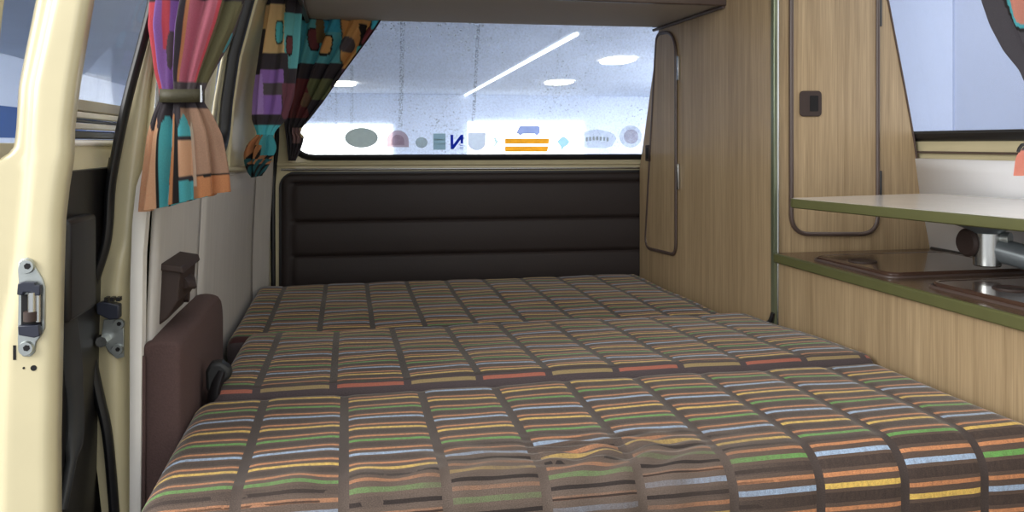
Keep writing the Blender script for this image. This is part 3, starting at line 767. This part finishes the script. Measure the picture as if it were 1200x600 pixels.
for ya, yb in ((-20, 31), (200, 246)):
    a = atY(1031, yb, YC-.003); b = atY(1031, ya, YC-.003)
    bm = bm_new(); add_box(bm, a.x-.0028, a.x+.0028, YC-.008, YC-.0002, a.z, b.z); build('hinge', bm, 'dkgrey', fd, bevel=.001)
# rear door (faces the bed)
rdl = [(757.5, 290), (793.5, 299), (793.5, 36), (771, 40)]
raw = [atW(x, y) for x, y in rdl]
loop = corner_loop(raw, [.04, .035, .075, .03], 8)
nW = Vector((-1, -.0303, 0)).normalized()
bm = bm_new(); add_prism(bm, [p+nW*.0005 for p in loop], nW*.004); rd = build('side_door', bm, 'wood', wd_, bevel=.0006, smooth=False)
bm = bm_new(); add_tube(bm, [p+nW*.004 for p in loop], .0052, closed=True, flat=.004, up=nW, n=12); build('door_edging', bm, 'brown_trim', rd)
for ya, yb in ((66, 94), (372-180, 222)):
    a = atW(796, yb); b = atW(796, ya)
    bm = bm_new(); add_box(bm, a.x-.007, a.x-.001, a.y-.006, a.y+.004, a.z, b.z); build('hinge', bm, 'silver', rd, bevel=.001)
a = atW(761.5, 189); b = atW(761.5, 170)
bm = bm_new(); add_box(bm, a.x-.009, a.x-.003, a.y-.018, a.y+.018, a.z, b.z); hd = build('catch_plate', bm, 'brown_plastic', rd, bevel=.003)
bm = bm_new(); add_box(bm, a.x-.0096, a.x-.009, a.y-.010, a.y+.006, a.z+.008, b.z-.008); build('finger_slot', bm, 'dark', hd)
# small black latch at the foot of the corner strip
ck = empty('floor_catch', (.915, YC-.01, CZ-.41), 'small black catch at the foot of the green corner strip', 'catch')
bm = bm_new(); add_tube(bm, smooth_path([Vector((.905, YC+.01, CZ-.402)), Vector((.913, YC-.006, CZ-.392)), Vector((.917, YC-.012, CZ-.372))], 4), .005); build('hook', bm, 'blackpl', ck)
bm = bm_new(); add_box(bm, .898, .918, YC-.016, YC+.004, CZ-.412, CZ-.402); build('base', bm, 'blackpl', ck, bevel=.002)

# =====================================================================  KITCHEN UNIT
kc = empty('kitchen_cabinet', (1.12, 1.0, 0), 'low oak laminate kitchen cabinet under the brown worktop with green edge', 'cabinet')
ZT = CZ-.242
bm = bm_new(); R = []
for z in (0, .35, ZT-.0185): R.append([Vector((.932, .25, z)), Vector((XR(z)-.012, .25, z)), Vector((XR(z)-.012, YC-.001, z)), Vector((.932, YC-.001, z))])
add_loft(bm, R); build('cabinet_body', bm, 'wood', kc, smooth=False)
bm = bm_new(); add_box(bm, .924, .932, .25, YC-.012, CZ-.43, CZ-.405); build('foot_edging', bm, 'brown_trim', kc, bevel=.002)
wt = empty('worktop', (1.12, 1.0, ZT-.018), 'brown laminate worktop with olive green front edge on the kitchen cabinet', 'worktop')
box('top_board', .928, XR(ZT)-.012, .25, YC-.002, ZT-.018, ZT, 'brown_lam', wt, bevel=.0008)
box('front_edging', .9185, .9285, .25, YC-.010, ZT-.0195, ZT+.001, 'green', wt, bevel=.003)
bm = bm_new(); add_tube(bm, [Vector((XR(ZT)-.014, y, ZT+.001)) for y in (.25, 1, YC-.005)], .004); build('wall_bead', bm, 'dkgrey', wt)
def lid(x0, x1, y0, y1, cup, label):
    L = empty('hob_lid', ((x0+x1)/2, (y0+y1)/2, ZT), label, 'lid', 'brown lids set in the worktop')
    bm = bm_new()
    add_loft(bm, [[Vector((x, y, z)) for x, y in rrect(x0+i, x1-i, y0+i, y1-i, max(.028-i, .008), 8)] for i, z in ((.004, ZT), (0, ZT+.003), (0, ZT+.007), (.003, ZT+.0095), (.007, ZT+.0095), (.009, ZT+.0085))])
    L.name = 'hob_lid'; build('lid_panel', bm, 'brown_gloss', L, angle=25)
    bm = bm_new(); add_tube(bm, [Vector((x, y, ZT+.0015)) for x, y in rrect(x0-.004, x1+.004, y0-.004, y1+.004, .03, 8)], .003, closed=True, flat=.0022); build('rim', bm, 'brown_trim', L)
    bm = bm_new(); add_loft(bm, [[Vector((cup[0]+r_*math.cos(2*PI*k/28), cup[1]+r_*math.sin(2*PI*k/28), z)) for k in range(28)] for r_, z in ((.027, ZT+.0084), (.026, ZT+.0108), (.022, ZT+.0108), (.020, ZT+.0092))]); build('finger_cup', bm, 'brown_plastic', L)
    return L
lid(.955, 1.262, 1.305, 1.555, (1.00, 1.45), 'rear brown gloss lid on the worktop, closest to the wardrobe')
L2 = lid(.965, 1.262, .86, 1.225, (1.045, 1.13), 'front brown gloss lid on the worktop, below the table bracket')

# =====================================================================  SWIVEL TABLE
A = Vector((.85, 1.48)); dD = Vector((.2, -.98)).normalized(); nN = Vector((.98, .2)).normalized()
def tpt(n_, d_): p = A+nN*n_+dD*d_; return p
ZTb = CZ-.108
tb = empty('folding_table', tuple(list(tpt(.2, .35))+[ZTb-.018]), 'white topped swivel table with olive green edge above the worktop', 'table')
lp = rrect(0, .40, 0, .72, .028, 8)
bm = bm_new(); add_loft(bm, [[Vector((*tpt(a, b), z)) for a, b in rrect(.002, .398, .002, .718, .026, 8)] for z in (ZTb-.017, ZTb)]); build('table_top', bm, 'table', tb, angle=30)
bm = bm_new(); add_loft(bm, [[Vector((*tpt(a, b), z)) for a, b in rrect(-i, .40+i, -i, .72+i, .028+i, 8)] for i, z in ((-.0015, ZTb-.0185), (.0015, ZTb-.0165), (.002, ZTb-.009), (.0015, ZTb-.0012), (-.0015, ZTb-.0002))]+
    [[Vector((*tpt(a, b), z)) for a, b in rrect(.0012, .3988, .0012, .7188, .0268, 8)] for z in (ZTb-.0004, ZTb-.0182)]+[[Vector((*tpt(a, b), z)) for a, b in rrect(.0015, .3985, .0015, .7185, .0265, 8)] for z in (ZTb-.0185,)], cap=False); build('edge_band', bm, 'green', tb, angle=40)
pc = Vector((1.118, 1.262, 0))
br = empty('table_bracket', (pc.x, pc.y, CZ-.24), 'grey steel swivel bracket and arm carrying the white table', 'table bracket')
def ring_at(c, r, z, n=28): return [Vector((c.x+r*math.cos(2*PI*k/n), c.y+r*math.sin(2*PI*k/n), z)) for k in range(n)]
bm = bm_new(); add_loft(bm, [ring_at(pc, r_, z) for r_, z in ((.066, ZTb-.0188), (.066, ZTb-.030), (.050, ZTb-.039), (.030, ZTb-.046), (.022, ZTb-.052))]); build('flange', bm, 'grey_tube', br)
bm = bm_new(); add_loft(bm, [ring_at(pc, r_, z) for r_, z in ((.021, ZTb-.044), (.0225, ZTb-.046), (.0225, ZTb-.108), (.021, ZTb-.110))]); build('swivel_post', bm, 'silver', br)
bm = bm_new(); a = pc+Vector((.008, .0, ZTb-.078)); e = Vector((1.291, .95, ZTb-.150))
add_tube(bm, smooth_path([a, a.lerp(e, .25), a.lerp(e, .6), e], 5), .0215, n=20); build('arm', bm, 'grey_tube', br)
bm = bm_new(); add_loft(bm, [ring_at(e, r_, z) for r_, z in ((.024, ZT+.001), (.024, ZT+.01), (.018, ZT+.014), (.018, e.z+.02))]); build('foot', bm, 'grey_tube', br)
bm = bm_new(); kx = pc-RT*.025+FW*.014+Vector((0, 0, ZTb-.070)); ax = (-RT*.97-FW*.22).normalized()
add_cyl(bm, kx+RT*.022, ax, .010, .02); add_loft(bm, [[kx+ax*t+(ax.orthogonal().normalized()*math.cos(2*PI*k/28)+ax.cross(ax.orthogonal().normalized())*math.sin(2*PI*k/28))*r_ for k in range(28)] for r_, t in ((.021, -.010), (.025, -.006), (.0255, .004), (.021, .009))]); build('clamp_knob', bm, 'brown_plastic', br)
bm = bm_new(); add_cyl(bm, pc+RT*.019-FW*.012+Vector((0, 0, ZTb-.060)), (RT*.6-FW*.8), .012, .014); build('lock_screw', bm, 'galv', br)

# =====================================================================  CURTAINS
DK = (62, 56, 62); PE = (232, 182, 144); TE = (88, 190, 200); PU = (150, 112, 186); PK = (196, 112, 130); RD = (206, 84, 96)
OL = (112, 108, 76); MA = (112, 58, 62); OR = (204, 140, 94); TN = (196, 158, 104); GY = (92, 84, 88); BL = (34, 30, 30); BR = (178, 142, 118); DT = (44, 104, 112)
def paint(shapes, base, px, py):
    c = base
    for sh in shapes:
        k = sh[0]
        if k == 'r':
            _, x0, x1, y0, y1, cc = sh
            if x0 <= px <= x1 and y0 <= py <= y1: c = cc
        else:
            _, cx, cy, rx, ry, cc, border = sh[:7]
            tilt = sh[7] if len(sh) > 7 else 0
            dx, dy = px-cx+tilt*(py-cy), py-cy
            q = (abs(dx/rx)**3.5+abs(dy/ry)**3.5)
            if q <= 1: c = cc
            elif border and q <= 1.9: c = BL
    return c
def curtain_tube(name, rows, nf, amp, dr_, fn, parent, ph=0., nv=120, na=260, m='curtain', hem=0, puck=1.0):
    """a bunched curtain: rows = (y_left, y_right, x_left, x_right, depth)"""
    bm = bm_new(); cl = bm.verts.layers.float_color.new('Col'); R = []
    ys = [(r_[0]+r_[1])/2 for r_ in rows]
    def at(i, y): return lerp([(a, r_[i]) for a, r_ in zip(ys, rows)], y)
    def sm(i, y):
        w = 4.0; return (at(i, y-w)+2*at(i, y)+at(i, y+w))/4
    for j in range(nv+1):
        y = ys[0]+(ys[-1]-ys[0])*j/nv
        yl, yr, xl, xr, Yd = (sm(0, y) if 0 < j < nv else at(0, y)), (sm(1, y) if 0 < j < nv else at(1, y)), sm(2, y), sm(3, y), at(4, y)
        ring = []
        for k in range(na):
            a = 2*PI*k/na; s = .5-.5*math.cos(a)
            w1 = math.sin(nf*a+ph+.6*math.sin(y*.03))+.35*math.sin((nf*2+1)*a+1.3*ph)
            rad = 1+amp*w1
            sx = .5-.5*math.cos(a)*(1+amp*.35*w1)
            px = xl+(xr-xl)*sx; py = yl+(yr-yl)*s
            p = atY(px, py, Yd); hw = (xr-xl)/2/F*(p-CAM).dot(FW)
            p = p-FW*(hw*dr_*math.sin(a)*rad)
            v = bm.verts.new(p); v[cl] = lin(fn(xl+(xr-xl)*s, py, s)); ring.append(v)
        R.append(ring)
    for a, b in zip(R, R[1:]):
        for i in range(na):
            q = (i+1) % na; bm.faces.new((a[i], a[q], b[q], b[i]))
    return build(name, bm, m, parent, angle=180)

# near curtain on the left side window
c1 = empty('gathered_curtain', tuple(atY(212, 240, 1.19)), 'near left side curtain, pink and purple above its olive tieback, peach and teal below', 'curtain')
def f1(px, y, s):
    if y < 3: return DK
    if y < 112:
        if y > 97 and s > .3: return GY
        sh = [('r', 0, .10, 0, 200, RD), ('r', .10, .17, 0, 200, PU), ('r', .17, .24, 0, 200, RD if y < 60 else PU), ('r', .24, .40, 0, 200, PU), ('r', .40, .50, 0, 200, DK), ('r', .47, .50, 0, 200, OR),
              ('r', .50, .80, 0, 200, PK), ('r', .80, .84, 0, 200, RD), ('r', .84, 1, 0, 200, OL)]
        c = paint(sh, PK, s, y)
        if ((s-.26)/.055)**2+((y-60)/22)**2 < 1: c = GY
        return c
    sl = y+6*s
    if sl < 145+8*math.sin(s*40): return DK if s < .55 else (DK if y < 128 else BR)
    if s < .16: return PE
    if s < .23: return BL if s > .20 else PE
    if s < .33: return TE
    if s < .41: return TE if y < 172 else DK if y < 177 else OR if y < 212 else DK if y < 216 else TE
    if s < .45: return OR
    if s < .50: return BL
    if s < .66: return TE if y < 160 else DK if y < 165 else PE if y < 206 else DK if y < 211 else TE
    if s < .70: return (236, 214, 190) if y < 218 else OR
    return BR if sl < 208 else BL if sl < 211 else OR
rows = [(-45, -45, 183, 306, 1.125), (0, 0, 183, 281, 1.125), (30, 30, 181, 272, 1.125), (60, 60, 184, 258, 1.125), (85, 85, 186, 246, 1.125), (104, 106, 190, 237, 1.125), (118, 119, 190, 236, 1.125), (135, 135, 183, 246, 1.125), (160, 158, 177, 256, 1.125), (205, 195, 173, 263, 1.125), (248, 224, 170, 267, 1.125)]
curtain_tube('cloth', rows, 9, .34, .42, f1, c1, ph=.6)
bm = bm_new()
pts = [atY(213.5-25.5*math.cos(a), 111.5+2*math.sin(a), 1.125)-FW*(.0285*.78*math.sin(a)) for a in [2*PI*k/40 for k in range(40)]]
R = [[p+Vector((0, 0, dz)) for p in pts] for dz in (-.0085, .0085)]
add_loft(bm, R, cap=False); o = build('tieback', bm, 'olive_strap', c1); o.modifiers.new('t', 'SOLIDIFY').thickness = .0025
bm = bm_new(); add_box(bm, *(lambda p: (p.x-.001, p.x+.001, p.y-.003, p.y+.003, p.z-.011, p.z+.011))(atY(236, 110, 1.118))); build('strap_ring', bm, 'silver', c1)
# its stretched flank running up along the window seal
bm = bm_new(); cl = bm.verts.layers.float_color.new('Col'); R = []
for j in range(61):
    y = -40+150*j/60; row = []
    xl = lerp([(-40, 262), (0, 258), (60, 250), (110, 232)], y); xr = lerp([(-40, 300), (0, 287), (15, 283), (50, 270), (80, 252), (110, 236)], y)
    for k in range(31):
        s = k/30; px = xl+(xr-xl)*s
        p = atX(px, y, XL(CZ+(168-y)*.00125)+.022+.008*math.sin(s*9+y*.02))
        v = bm.verts.new(p)
        c_ = OL if s < .45 else (TE if 38 < y < 62 else MA if y < 85 else DK)
        if ((px-271)/6)**2+((y-66)/12)**2 < 1: c_ = MA
        if y < 12 or s > .93: c_ = GY
        v[cl] = lin(c_); row.append(v)
    R.append(row)
for a, b in zip(R, R[1:]):
    for i in range(30): bm.faces.new((a[i], a[i+1], b[i+1], b[i]))
o = build('cloth_flank', bm, 'curtain', c1, angle=180); o.modifiers.new('t', 'SOLIDIFY').thickness = .001

# second curtain on the corner post
def lift(c): return tuple(min(250, q*1.16+6) for q in c)
c2 = empty('gathered_curtain', tuple(atY(308, 205, 2.05)), 'curtain at the left rear corner post, peach and teal above purple, knotted at its foot', 'curtain')
S2 = [('r', 300, 345, -60, 6, DK), ('r', 310, 337, 7, 66, (222, 180, 130)), ('r', 336, 356, 16, 82, (104, 180, 184)), ('s', 330, 39, 4.5, 12, TE, 1), ('s', 342, 54, 3.5, 10, MA, 1),
      ('r', 280, 340, 64, 82, DK), ('r', 338, 352, 80, 100, DK), ('r', 310, 335, 82, 98, PU), ('r', 295, 312, 88, 136, (172, 140, 204)), ('r', 312, 334, 98, 112, GY), ('r', 312, 332, 112, 134, PU), ('r', 333, 352, 98, 142, (118, 72, 84)), ('r', 290, 320, 134, 146, DK), ('r', 290, 330, 146, 162, TE)]
curtain_tube('cloth', [(-45, -45, 318, 358, 2.08), (0, 0, 315, 354, 2.07), (60, 60, 306, 350, 2.05), (110, 110, 299, 343, 2.04), (140, 140, 297, 334, 2.04), (152, 152, 301, 322, 2.04), (163, 163, 303, 318, 2.04)], 6, .30, .5, lambda px, y, s: lift(paint(S2, DK, px, y)), c2, ph=2.0, na=180)
def f2(px, y, s):
    if y < 170: return (TE if s > .5 else OR)
    if y < 186: return (TE if s > .62 and y < 182 else OR if math.sin(s*17+y*.25) > -.45 else BL)
    return DT if math.sin(s*23+y*.5) > -.4 else (OR if y < 192 else BL)
curtain_tube('knotted_end', [(158, 158, 303, 318, 2.035), (166, 164, 294, 320, 2.03), (178, 174, 289, 322, 2.03), (190, 184, 289, 318, 2.03), (202, 198, 292, 312, 2.03), (208, 206, 296, 306, 2.03)], 5, .55, .6, f2, c2, ph=.4, nv=60, na=160)

# rear window curtain, swept aside to the left
c3 = empty('swept_curtain', tuple(atY(352, 190, 2.34)), 'dark teal printed curtain swept to the left side of the rear window', 'curtain')
S3 = [('r', 338, 402, 26, 76, (96, 166, 170)), ('s', 371, 48, 4.6, 11, MA, 1), ('r', 374, 384, 26, 52, (120, 96, 60)), ('r', 382, 402, 26, 40, (70, 160, 176)), ('s', 386, 55, 5.5, 10, TN, 1, .25), ('r', 403, 436, 26, 82, TN), ('s', 410, 54, 7.5, 8.5, GY, 0), ('r', 424, 431, 30, 60, BL),
      ('s', 434, 44, 4.5, 10, (140, 74, 80), 1, .4), ('r', 421, 431, 56, 70, (84, 170, 170)), ('r', 438, 450, 26, 36, TE), ('r', 338, 404, 76, 94, DK), ('r', 404, 425, 82, 100, (104, 76, 96)), ('r', 365, 392, 94, 118, (112, 116, 82)), ('r', 338, 365, 93, 138, (112, 58, 60)), ('s', 362, 118, 5, 8, (130, 100, 80), 0), ('r', 338, 372, 138, 200, DK), ('r', 346, 356, 150, 168, (150, 120, 120)), ('r', 356, 361, 150, 162, (226, 200, 160))]
bm = bm_new(); cl = bm.verts.layers.float_color.new('Col'); R = []
for j in range(111):
    y = 10+178*j/110; row = []
    xl = lerp([(0, 342), (60, 340), (120, 337), (150, 339), (165, 341), (190, 343)], y)
    xr = lerp([(0, 466), (33, 446), (50, 434), (70, 419), (90, 404), (120, 383), (140, 367), (150, 358), (156, 356), (160, 360), (166, 359), (175, 356), (190, 349)], y)
    for k in range(91):
        s = k/90; px = xl+(xr-xl)*s
        p = atR(px, y); w = (xr-xl)
        dep = .035+.013*math.sin(s*2*PI*4.2+.01*y)*min(1, w/60+.35)+.005*math.sin(s*2*PI*9)
        p = p-FW*dep
        v = bm.verts.new(p); cx = lift(paint(S3, DK, px, y))
        if s > .972: cx = (70, 48, 50)
        v[cl] = lin(cx); row.append(v)
    R.append(row)
for a, b in zip(R, R[1:]):
    for i in range(90): bm.faces.new((a[i], a[i+1], b[i+1], b[i]))
o = build('cloth', bm, 'curtain', c3, angle=180); o.modifiers.new('t', 'SOLIDIFY').thickness = .0012
# curtain at the right side window
c4 = empty('gathered_curtain', tuple(atY(1235, 205, 1.2)), 'dark grey curtain at the right side window with peach and teal patch', 'curtain')
S4 = [('s', 1192, 12, 16, 22, TE, 1, -.45), ('s', 1194, 11, 13, 19, (222, 150, 130), 0, -.45), ('r', 1100, 1300, 176, 260, (236, 160, 140)), ('r', 1215, 1250, -60, 60, PU), ('r', 1250, 1300, -60, 120, PE)]
curtain_tube('cloth', [(-60, -60, 1146, 1350, 1.20), (0, 0, 1157, 1330, 1.20), (30, 30, 1167, 1320, 1.20), (60, 60, 1182, 1312, 1.20), (82, 82, 1199, 1304, 1.20), (110, 110, 1210, 1296, 1.2), (150, 150, 1213, 1290, 1.2), (165, 165, 1208, 1290, 1.2), (183, 183, 1194, 1298, 1.2), (206, 206, 1192, 1300, 1.2)], 7, .2, .12, lambda px, y, s: paint(S4, (84, 80, 86), px, y), c4, ph=1., na=200)
bm = bm_new(); add_tube(bm, smooth_path([atY(x, y, 1.17) for x, y in ((1193, 178), (1196, 172), (1203, 169), (1240, 168), (1285, 170))], 5), .0028); build('tieback', bm, 'blackpl', c4)

# =====================================================================  STICKERS ON THE REAR GLASS
M['st_oval'] = film_mat('faded_green_grey_film', (206, 212, 208), .6); M['st_pink'] = film_mat('faded_pink_film', (236, 222, 224), .3); M['st_in'] = film_mat('faded_pale_film', (240, 242, 238))
M['st_g'] = film_mat('faded_yellow_grey_film', (228, 234, 230), .25); M['st_t'] = film_mat('faded_teal_film', (214, 230, 230), .3); M['st_b'] = film_mat('blue_film', (80, 114, 220), .5)
M['st_s'] = film_mat('faded_blue_grey_film', (224, 230, 238)); M['st_y'] = film_mat('yellow_film', (248, 205, 110), .5); M['st_v'] = film_mat('lavender_film', (196, 206, 232))
M['st_c'] = film_mat('faded_cyan_film', (208, 234, 240)); M['st_w'] = film_mat('white_film', (246, 248, 250), .14); M['st_ink'] = film_mat('pale_grey_ink', (206, 210, 220), .4)
M['st_p'] = film_mat('very_faded_print', (246, 240, 242), .12)
def on_glass(px, py, off=.004): p = atR(px, py); return p-Vector((0, off, 0))
def sticker(name, label, layers, cat='sticker'):
    cx = sum(x for x, y in layers[0][1])/len(layers[0][1]); cy = sum(y for x, y in layers[0][1])/len(layers[0][1])
    root = None
    for k, (nm, pts, m_) in enumerate(layers):
        bm = bm_new(); add_prism(bm, [on_glass(x, y, .0035+.0006*k) for x, y in pts], (0, -.0004, 0))
        o = build(name if root is None else nm, bm, m_, root, smooth=False)
        if root is None: root = o; tag(o, label, cat, 'stickers along the bottom of the rear window')
    return root
def ell(cx, cy, rx, ry, n=28, p=2.): return [(cx+rx*math.copysign(abs(math.cos(a))**(2/p), math.cos(a)), cy+ry*math.copysign(abs(math.sin(a))**(2/p), math.sin(a))) for a in [2*PI*k/n for k in range(n)]]
sticker('oval_sticker', 'large faded grey green oval sticker, leftmost on the rear window', [('b', ell(423.5, 161.5, 19.5, 11.7), 'st_oval')])
arch = [(453.5, 172.5), (453.5, 166)]+[(466+12.8*math.cos(a), 165+12.2*math.sin(a)*-1) for a in [PI-PI*k/14 for k in range(15)]]+[(479, 172.5)]
sticker('arched_sticker', 'faded pink arch shaped sticker on the rear window beside the grey oval', [('b', arch, 'st_pink'), ('inner_print', [(466+(x-466)*.6, 166+(y-166)*.6) for x, y in arch], 'st_p')])
sticker('round_sticker', 'smallest round pale sticker on the rear window, between arch and teal square', [('b', ell(493.8, 167, 7, 6.3), 'st_g')])
sticker('square_sticker', 'pale teal square sticker with thin lines next to the blue letter', [('b', [(507.5, 175.5), (507.5, 156.5), (522, 156.5), (522, 175.5)], 'st_t'), ('print_line', [(509, 164), (509, 163), (520.5, 163), (520.5, 164)], 'st_oval'), ('print_line', [(509, 169), (509, 168), (520.5, 168), (520.5, 169)], 'st_oval')])
sticker('letter_sticker', 'bright blue reversed letter N sticker on the rear window', [('b', [(528, 174.8), (527.6, 158), (531, 158), (531, 169.5), (539.8, 158), (542.8, 158), (542.5, 168.3), (539.6, 168.3), (539.6, 163.5), (531.3, 174.8)], 'st_b')]+[('small_print', [(538.5, y), (538.5, y+.7), (542.5, y+.7), (542.5, y)], 'st_b') for y in (170, 172, 174)])
sticker('shield_sticker', 'pale blue grey shield sticker right of the blue letter', [('b', [(548, 155.5), (568.8, 155.5), (568.8, 167)]+[(558.4+10.4*math.cos(a), 167+9.5*math.sin(a)) for a in [PI*k/12 for k in range(1, 12)]]+[(548, 167)], 'st_s')])
sticker('chevron_sticker', 'tiny grey chevron sticker between the shield and the yellow bands', [('b', [(578, 161.5), (580.5, 161.5), (584, 166), (578.5, 172.8), (577, 172.8), (580.2, 167)], 'st_t')])
sticker('banded_sticker', 'yellow two band sticker low on the rear window under a blue van silhouette', [('upper_band', [(591.5, 162.3), (643.5, 162.3), (642.5, 168.5), (591.5, 168.5)], 'st_y'), ('lower_band', [(591.5, 171.5), (642.3, 171.5), (641, 177.8), (591.5, 177.8)], 'st_y')])
van = [(605, 155.2), (606.3, 152.5), (608.8, 147.6), (631, 147.6), (632.5, 149), (632.3, 156.5), (631, 157)]+[(628.6+2.0*math.cos(a), 156.8+1.8*math.sin(a)) for a in [PI*k/6 for k in range(7)]]+[(611.5, 157)]+[(609.4+2.0*math.cos(a), 156.8+1.8*math.sin(a)) for a in [PI*k/6 for k in range(7)]]+[(605, 156.6)]
sticker('van_sticker', 'lavender blue camper van silhouette sticker above the yellow bands', [('b', van, 'st_v')])
sticker('pointed_sticker', 'pale cyan round sticker with a point at its foot, right of the yellow bands', [('b', [(652.5, 166), (656, 162.2), (660, 159.5), (664, 162.2), (667.5, 166), (664.5, 170.3), (660.5, 172.5), (658.8, 176), (657.4, 176), (656.6, 171.8)], 'st_c')])
pent = [(676, 162.5), (679, 157), (689, 153.5), (699, 151.5), (710, 153.5), (719, 157), (722, 162.5), (716.5, 171.5), (710, 173.5), (688, 173.5), (682, 171.5)]
sticker('shaped_sticker', 'wide whitish shaped sticker with faint lettering beside the round edge sticker', [('b', pent, 'st_w')]+[('lettering', [(x, 160.5+(y_)), (x, 165+y_), (x+2.2, 165+y_), (x+2.2, 160.5+y_)], 'st_in') for x, y_ in ((686, .5), (690, 0), (694, -.5), (698, -.7), (702, -.5), (706, 0), (710, .5))])
sticker('disc_sticker', 'round whitish sticker on the rear window partly behind the wardrobe', [('b', ell(738.5, 160, 13, 13), 'st_w'), ('inner_print', ell(739, 160, 8.5, 8.5), 'st_p')])

# =====================================================================  THE HALL OUTSIDE
def plane(name, pts, m_, kind='structure', th=(0, .02, 0), parent=None):
    bm = bm_new(); add_prism(bm, [Vector(p) for p in pts], th); o = build(name, bm, m_, parent, smooth=False)
    if kind and not parent: o['kind'] = kind
    return o
HC = CZ+2.4
plane('wall_hall_back', [(-45, 40, -.6), (60, 40, -.6), (60, 40, HC), (-45, 40, HC)], 'hall_wall')
plane('ceiling_hall', [(-45, 3.4, HC), (60, 3.4, HC), (60, 40, HC), (-45, 40, HC)], 'hall_ceil', th=(0, 0, .1))
plane('floor_hall', [(-45, -12, -.62), (60, -12, -.62), (60, 40, -.62), (-45, 40, -.62)], 'hall_floor', th=(0, 0, -.05))
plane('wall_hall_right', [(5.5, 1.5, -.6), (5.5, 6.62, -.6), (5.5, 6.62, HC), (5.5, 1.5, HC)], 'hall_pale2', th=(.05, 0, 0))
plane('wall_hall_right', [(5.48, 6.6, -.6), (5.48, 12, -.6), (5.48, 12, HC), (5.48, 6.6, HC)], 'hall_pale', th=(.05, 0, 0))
a = atX(10, 130, -9)
plane('wall_hall_left', [(-9, 3.4, -.6), (-9, 39.9, -.6), (-9, 39.9, HC), (-9, 3.4, HC)], 'hall_wall', th=(-.05, 0, 0))
plane('trim_hall_left', [(-8.98, 3.4, CZ+.15), (-8.98, 39.9, CZ+.15), (-8.98, 39.9, CZ+1.0), (-8.98, 3.4, CZ+1.0)], 'hall_blue', th=(.02, 0, 0))
def hall_window(n_, x0, x1, y0, y1):
    p = [atY(x0, y1, 39.9), atY(x1, y1, 39.9), atY(x1, y0, 39.9), atY(x0, y0, 39.9)]
    plane('window_%d' % n_, p, 'daylight')
hall_window(4, 300, 460, 146, 215); hall_window(5, 548, 684, 143, 215)
def hall_lamp(px, py, w, d, label):
    p = atZ(px, py, HC-.07)
    bm = bm_new(); add_loft(bm, [[p+Vector((x, y, z)) for x, y in ell(0, 0, w*k_, d*k_, 24, 3)] for z, k_ in ((.07, .8), (.03, 1), (0, 1.0), (-.02, .9))]); o = build('ceiling_light', bm, 'lamp')
    tag(o, label, 'light', 'hall ceiling lights')
hall_lamp(724, 72, .40, .8, 'brighter oval hall ceiling light seen through the rear window near the wardrobe')
hall_lamp(655, 97.5, .46, .9, 'lower oval hall ceiling light seen through the middle of the rear window')
hall_lamp(402, 99, .5, .9, 'hall ceiling light seen through the rear window beside the swept curtain')
pa, pb = atZ(545, 112, HC-.04), atZ(676, 40, HC-.04)
bm = bm_new(); add_tube(bm, [pa, pa.lerp(pb, .5), pb], .04); o = build('light_strip', bm, 'tubelamp'); tag(o, 'long diagonal white light strip on the hall ceiling seen through the rear window', 'light')

# =====================================================================  LIGHT
W = bpy.data.worlds.new('hall_daylight'); scene.world = W; W.use_nodes = True
W.node_tree.nodes['Background'].inputs[0].default_value = (.97, .98, 1.0, 1); W.node_tree.nodes['Background'].inputs[1].default_value = 1.3
def area(name, loc, target, sx, sy, e, c=(1, 1, 1)):
    l = bpy.data.lights.new(name, 'AREA'); l.shape = 'RECTANGLE'; l.size = sx; l.size_y = sy; l.energy = e; l.color = c
    o = bpy.data.objects.new(name, l); col.objects.link(o); o.location = loc
    o.rotation_euler = (Vector(target)-Vector(loc)).to_track_quat('-Z', 'Y').to_euler(); return o
area('door_side_fill', (-2.4, .1, 1.9), (.2, 1.1, .7), 2.4, 1.6, 84, (1, .98, .95))  # added soft fill from the open door side, no window stands there
area('hall_side_fill', (3.2, 6.2, HC-.15), (5.5, 6.8, CZ), 1.5, 4, 125, (.95, .97, 1))  # unseen fill added to brighten the hall wall behind the right window
area('hall_rear_fill', (22, 20, HC-.15), (21.9, 20, 0), 14, 26, 52000, (.93, .96, 1))  # unseen fill added off to the side to brighten the hall

# =====================================================================  CAMERA
cam = bpy.data.cameras.new('camera'); cam.sensor_width = 36; cam.lens = F/1200*36; cam.shift_y = -(300-HY)/1200; cam.clip_start = .02; cam.clip_end = 200
co = bpy.data.objects.new('camera', cam); col.objects.link(co); co.location = CAM; co.rotation_euler = (PI/2, 0, -TH)
scene.camera = co
cam.dof.use_dof = False
vs = scene.view_settings; vs.view_transform = 'Standard'; vs.look = 'None'; vs.gamma = 1; vs.use_curve_mapping = False; vs.exposure = 0.26
scene.cycles.use_denoising = True; scene.cycles.max_bounces = 10; scene.cycles.transparent_max_bounces = 16
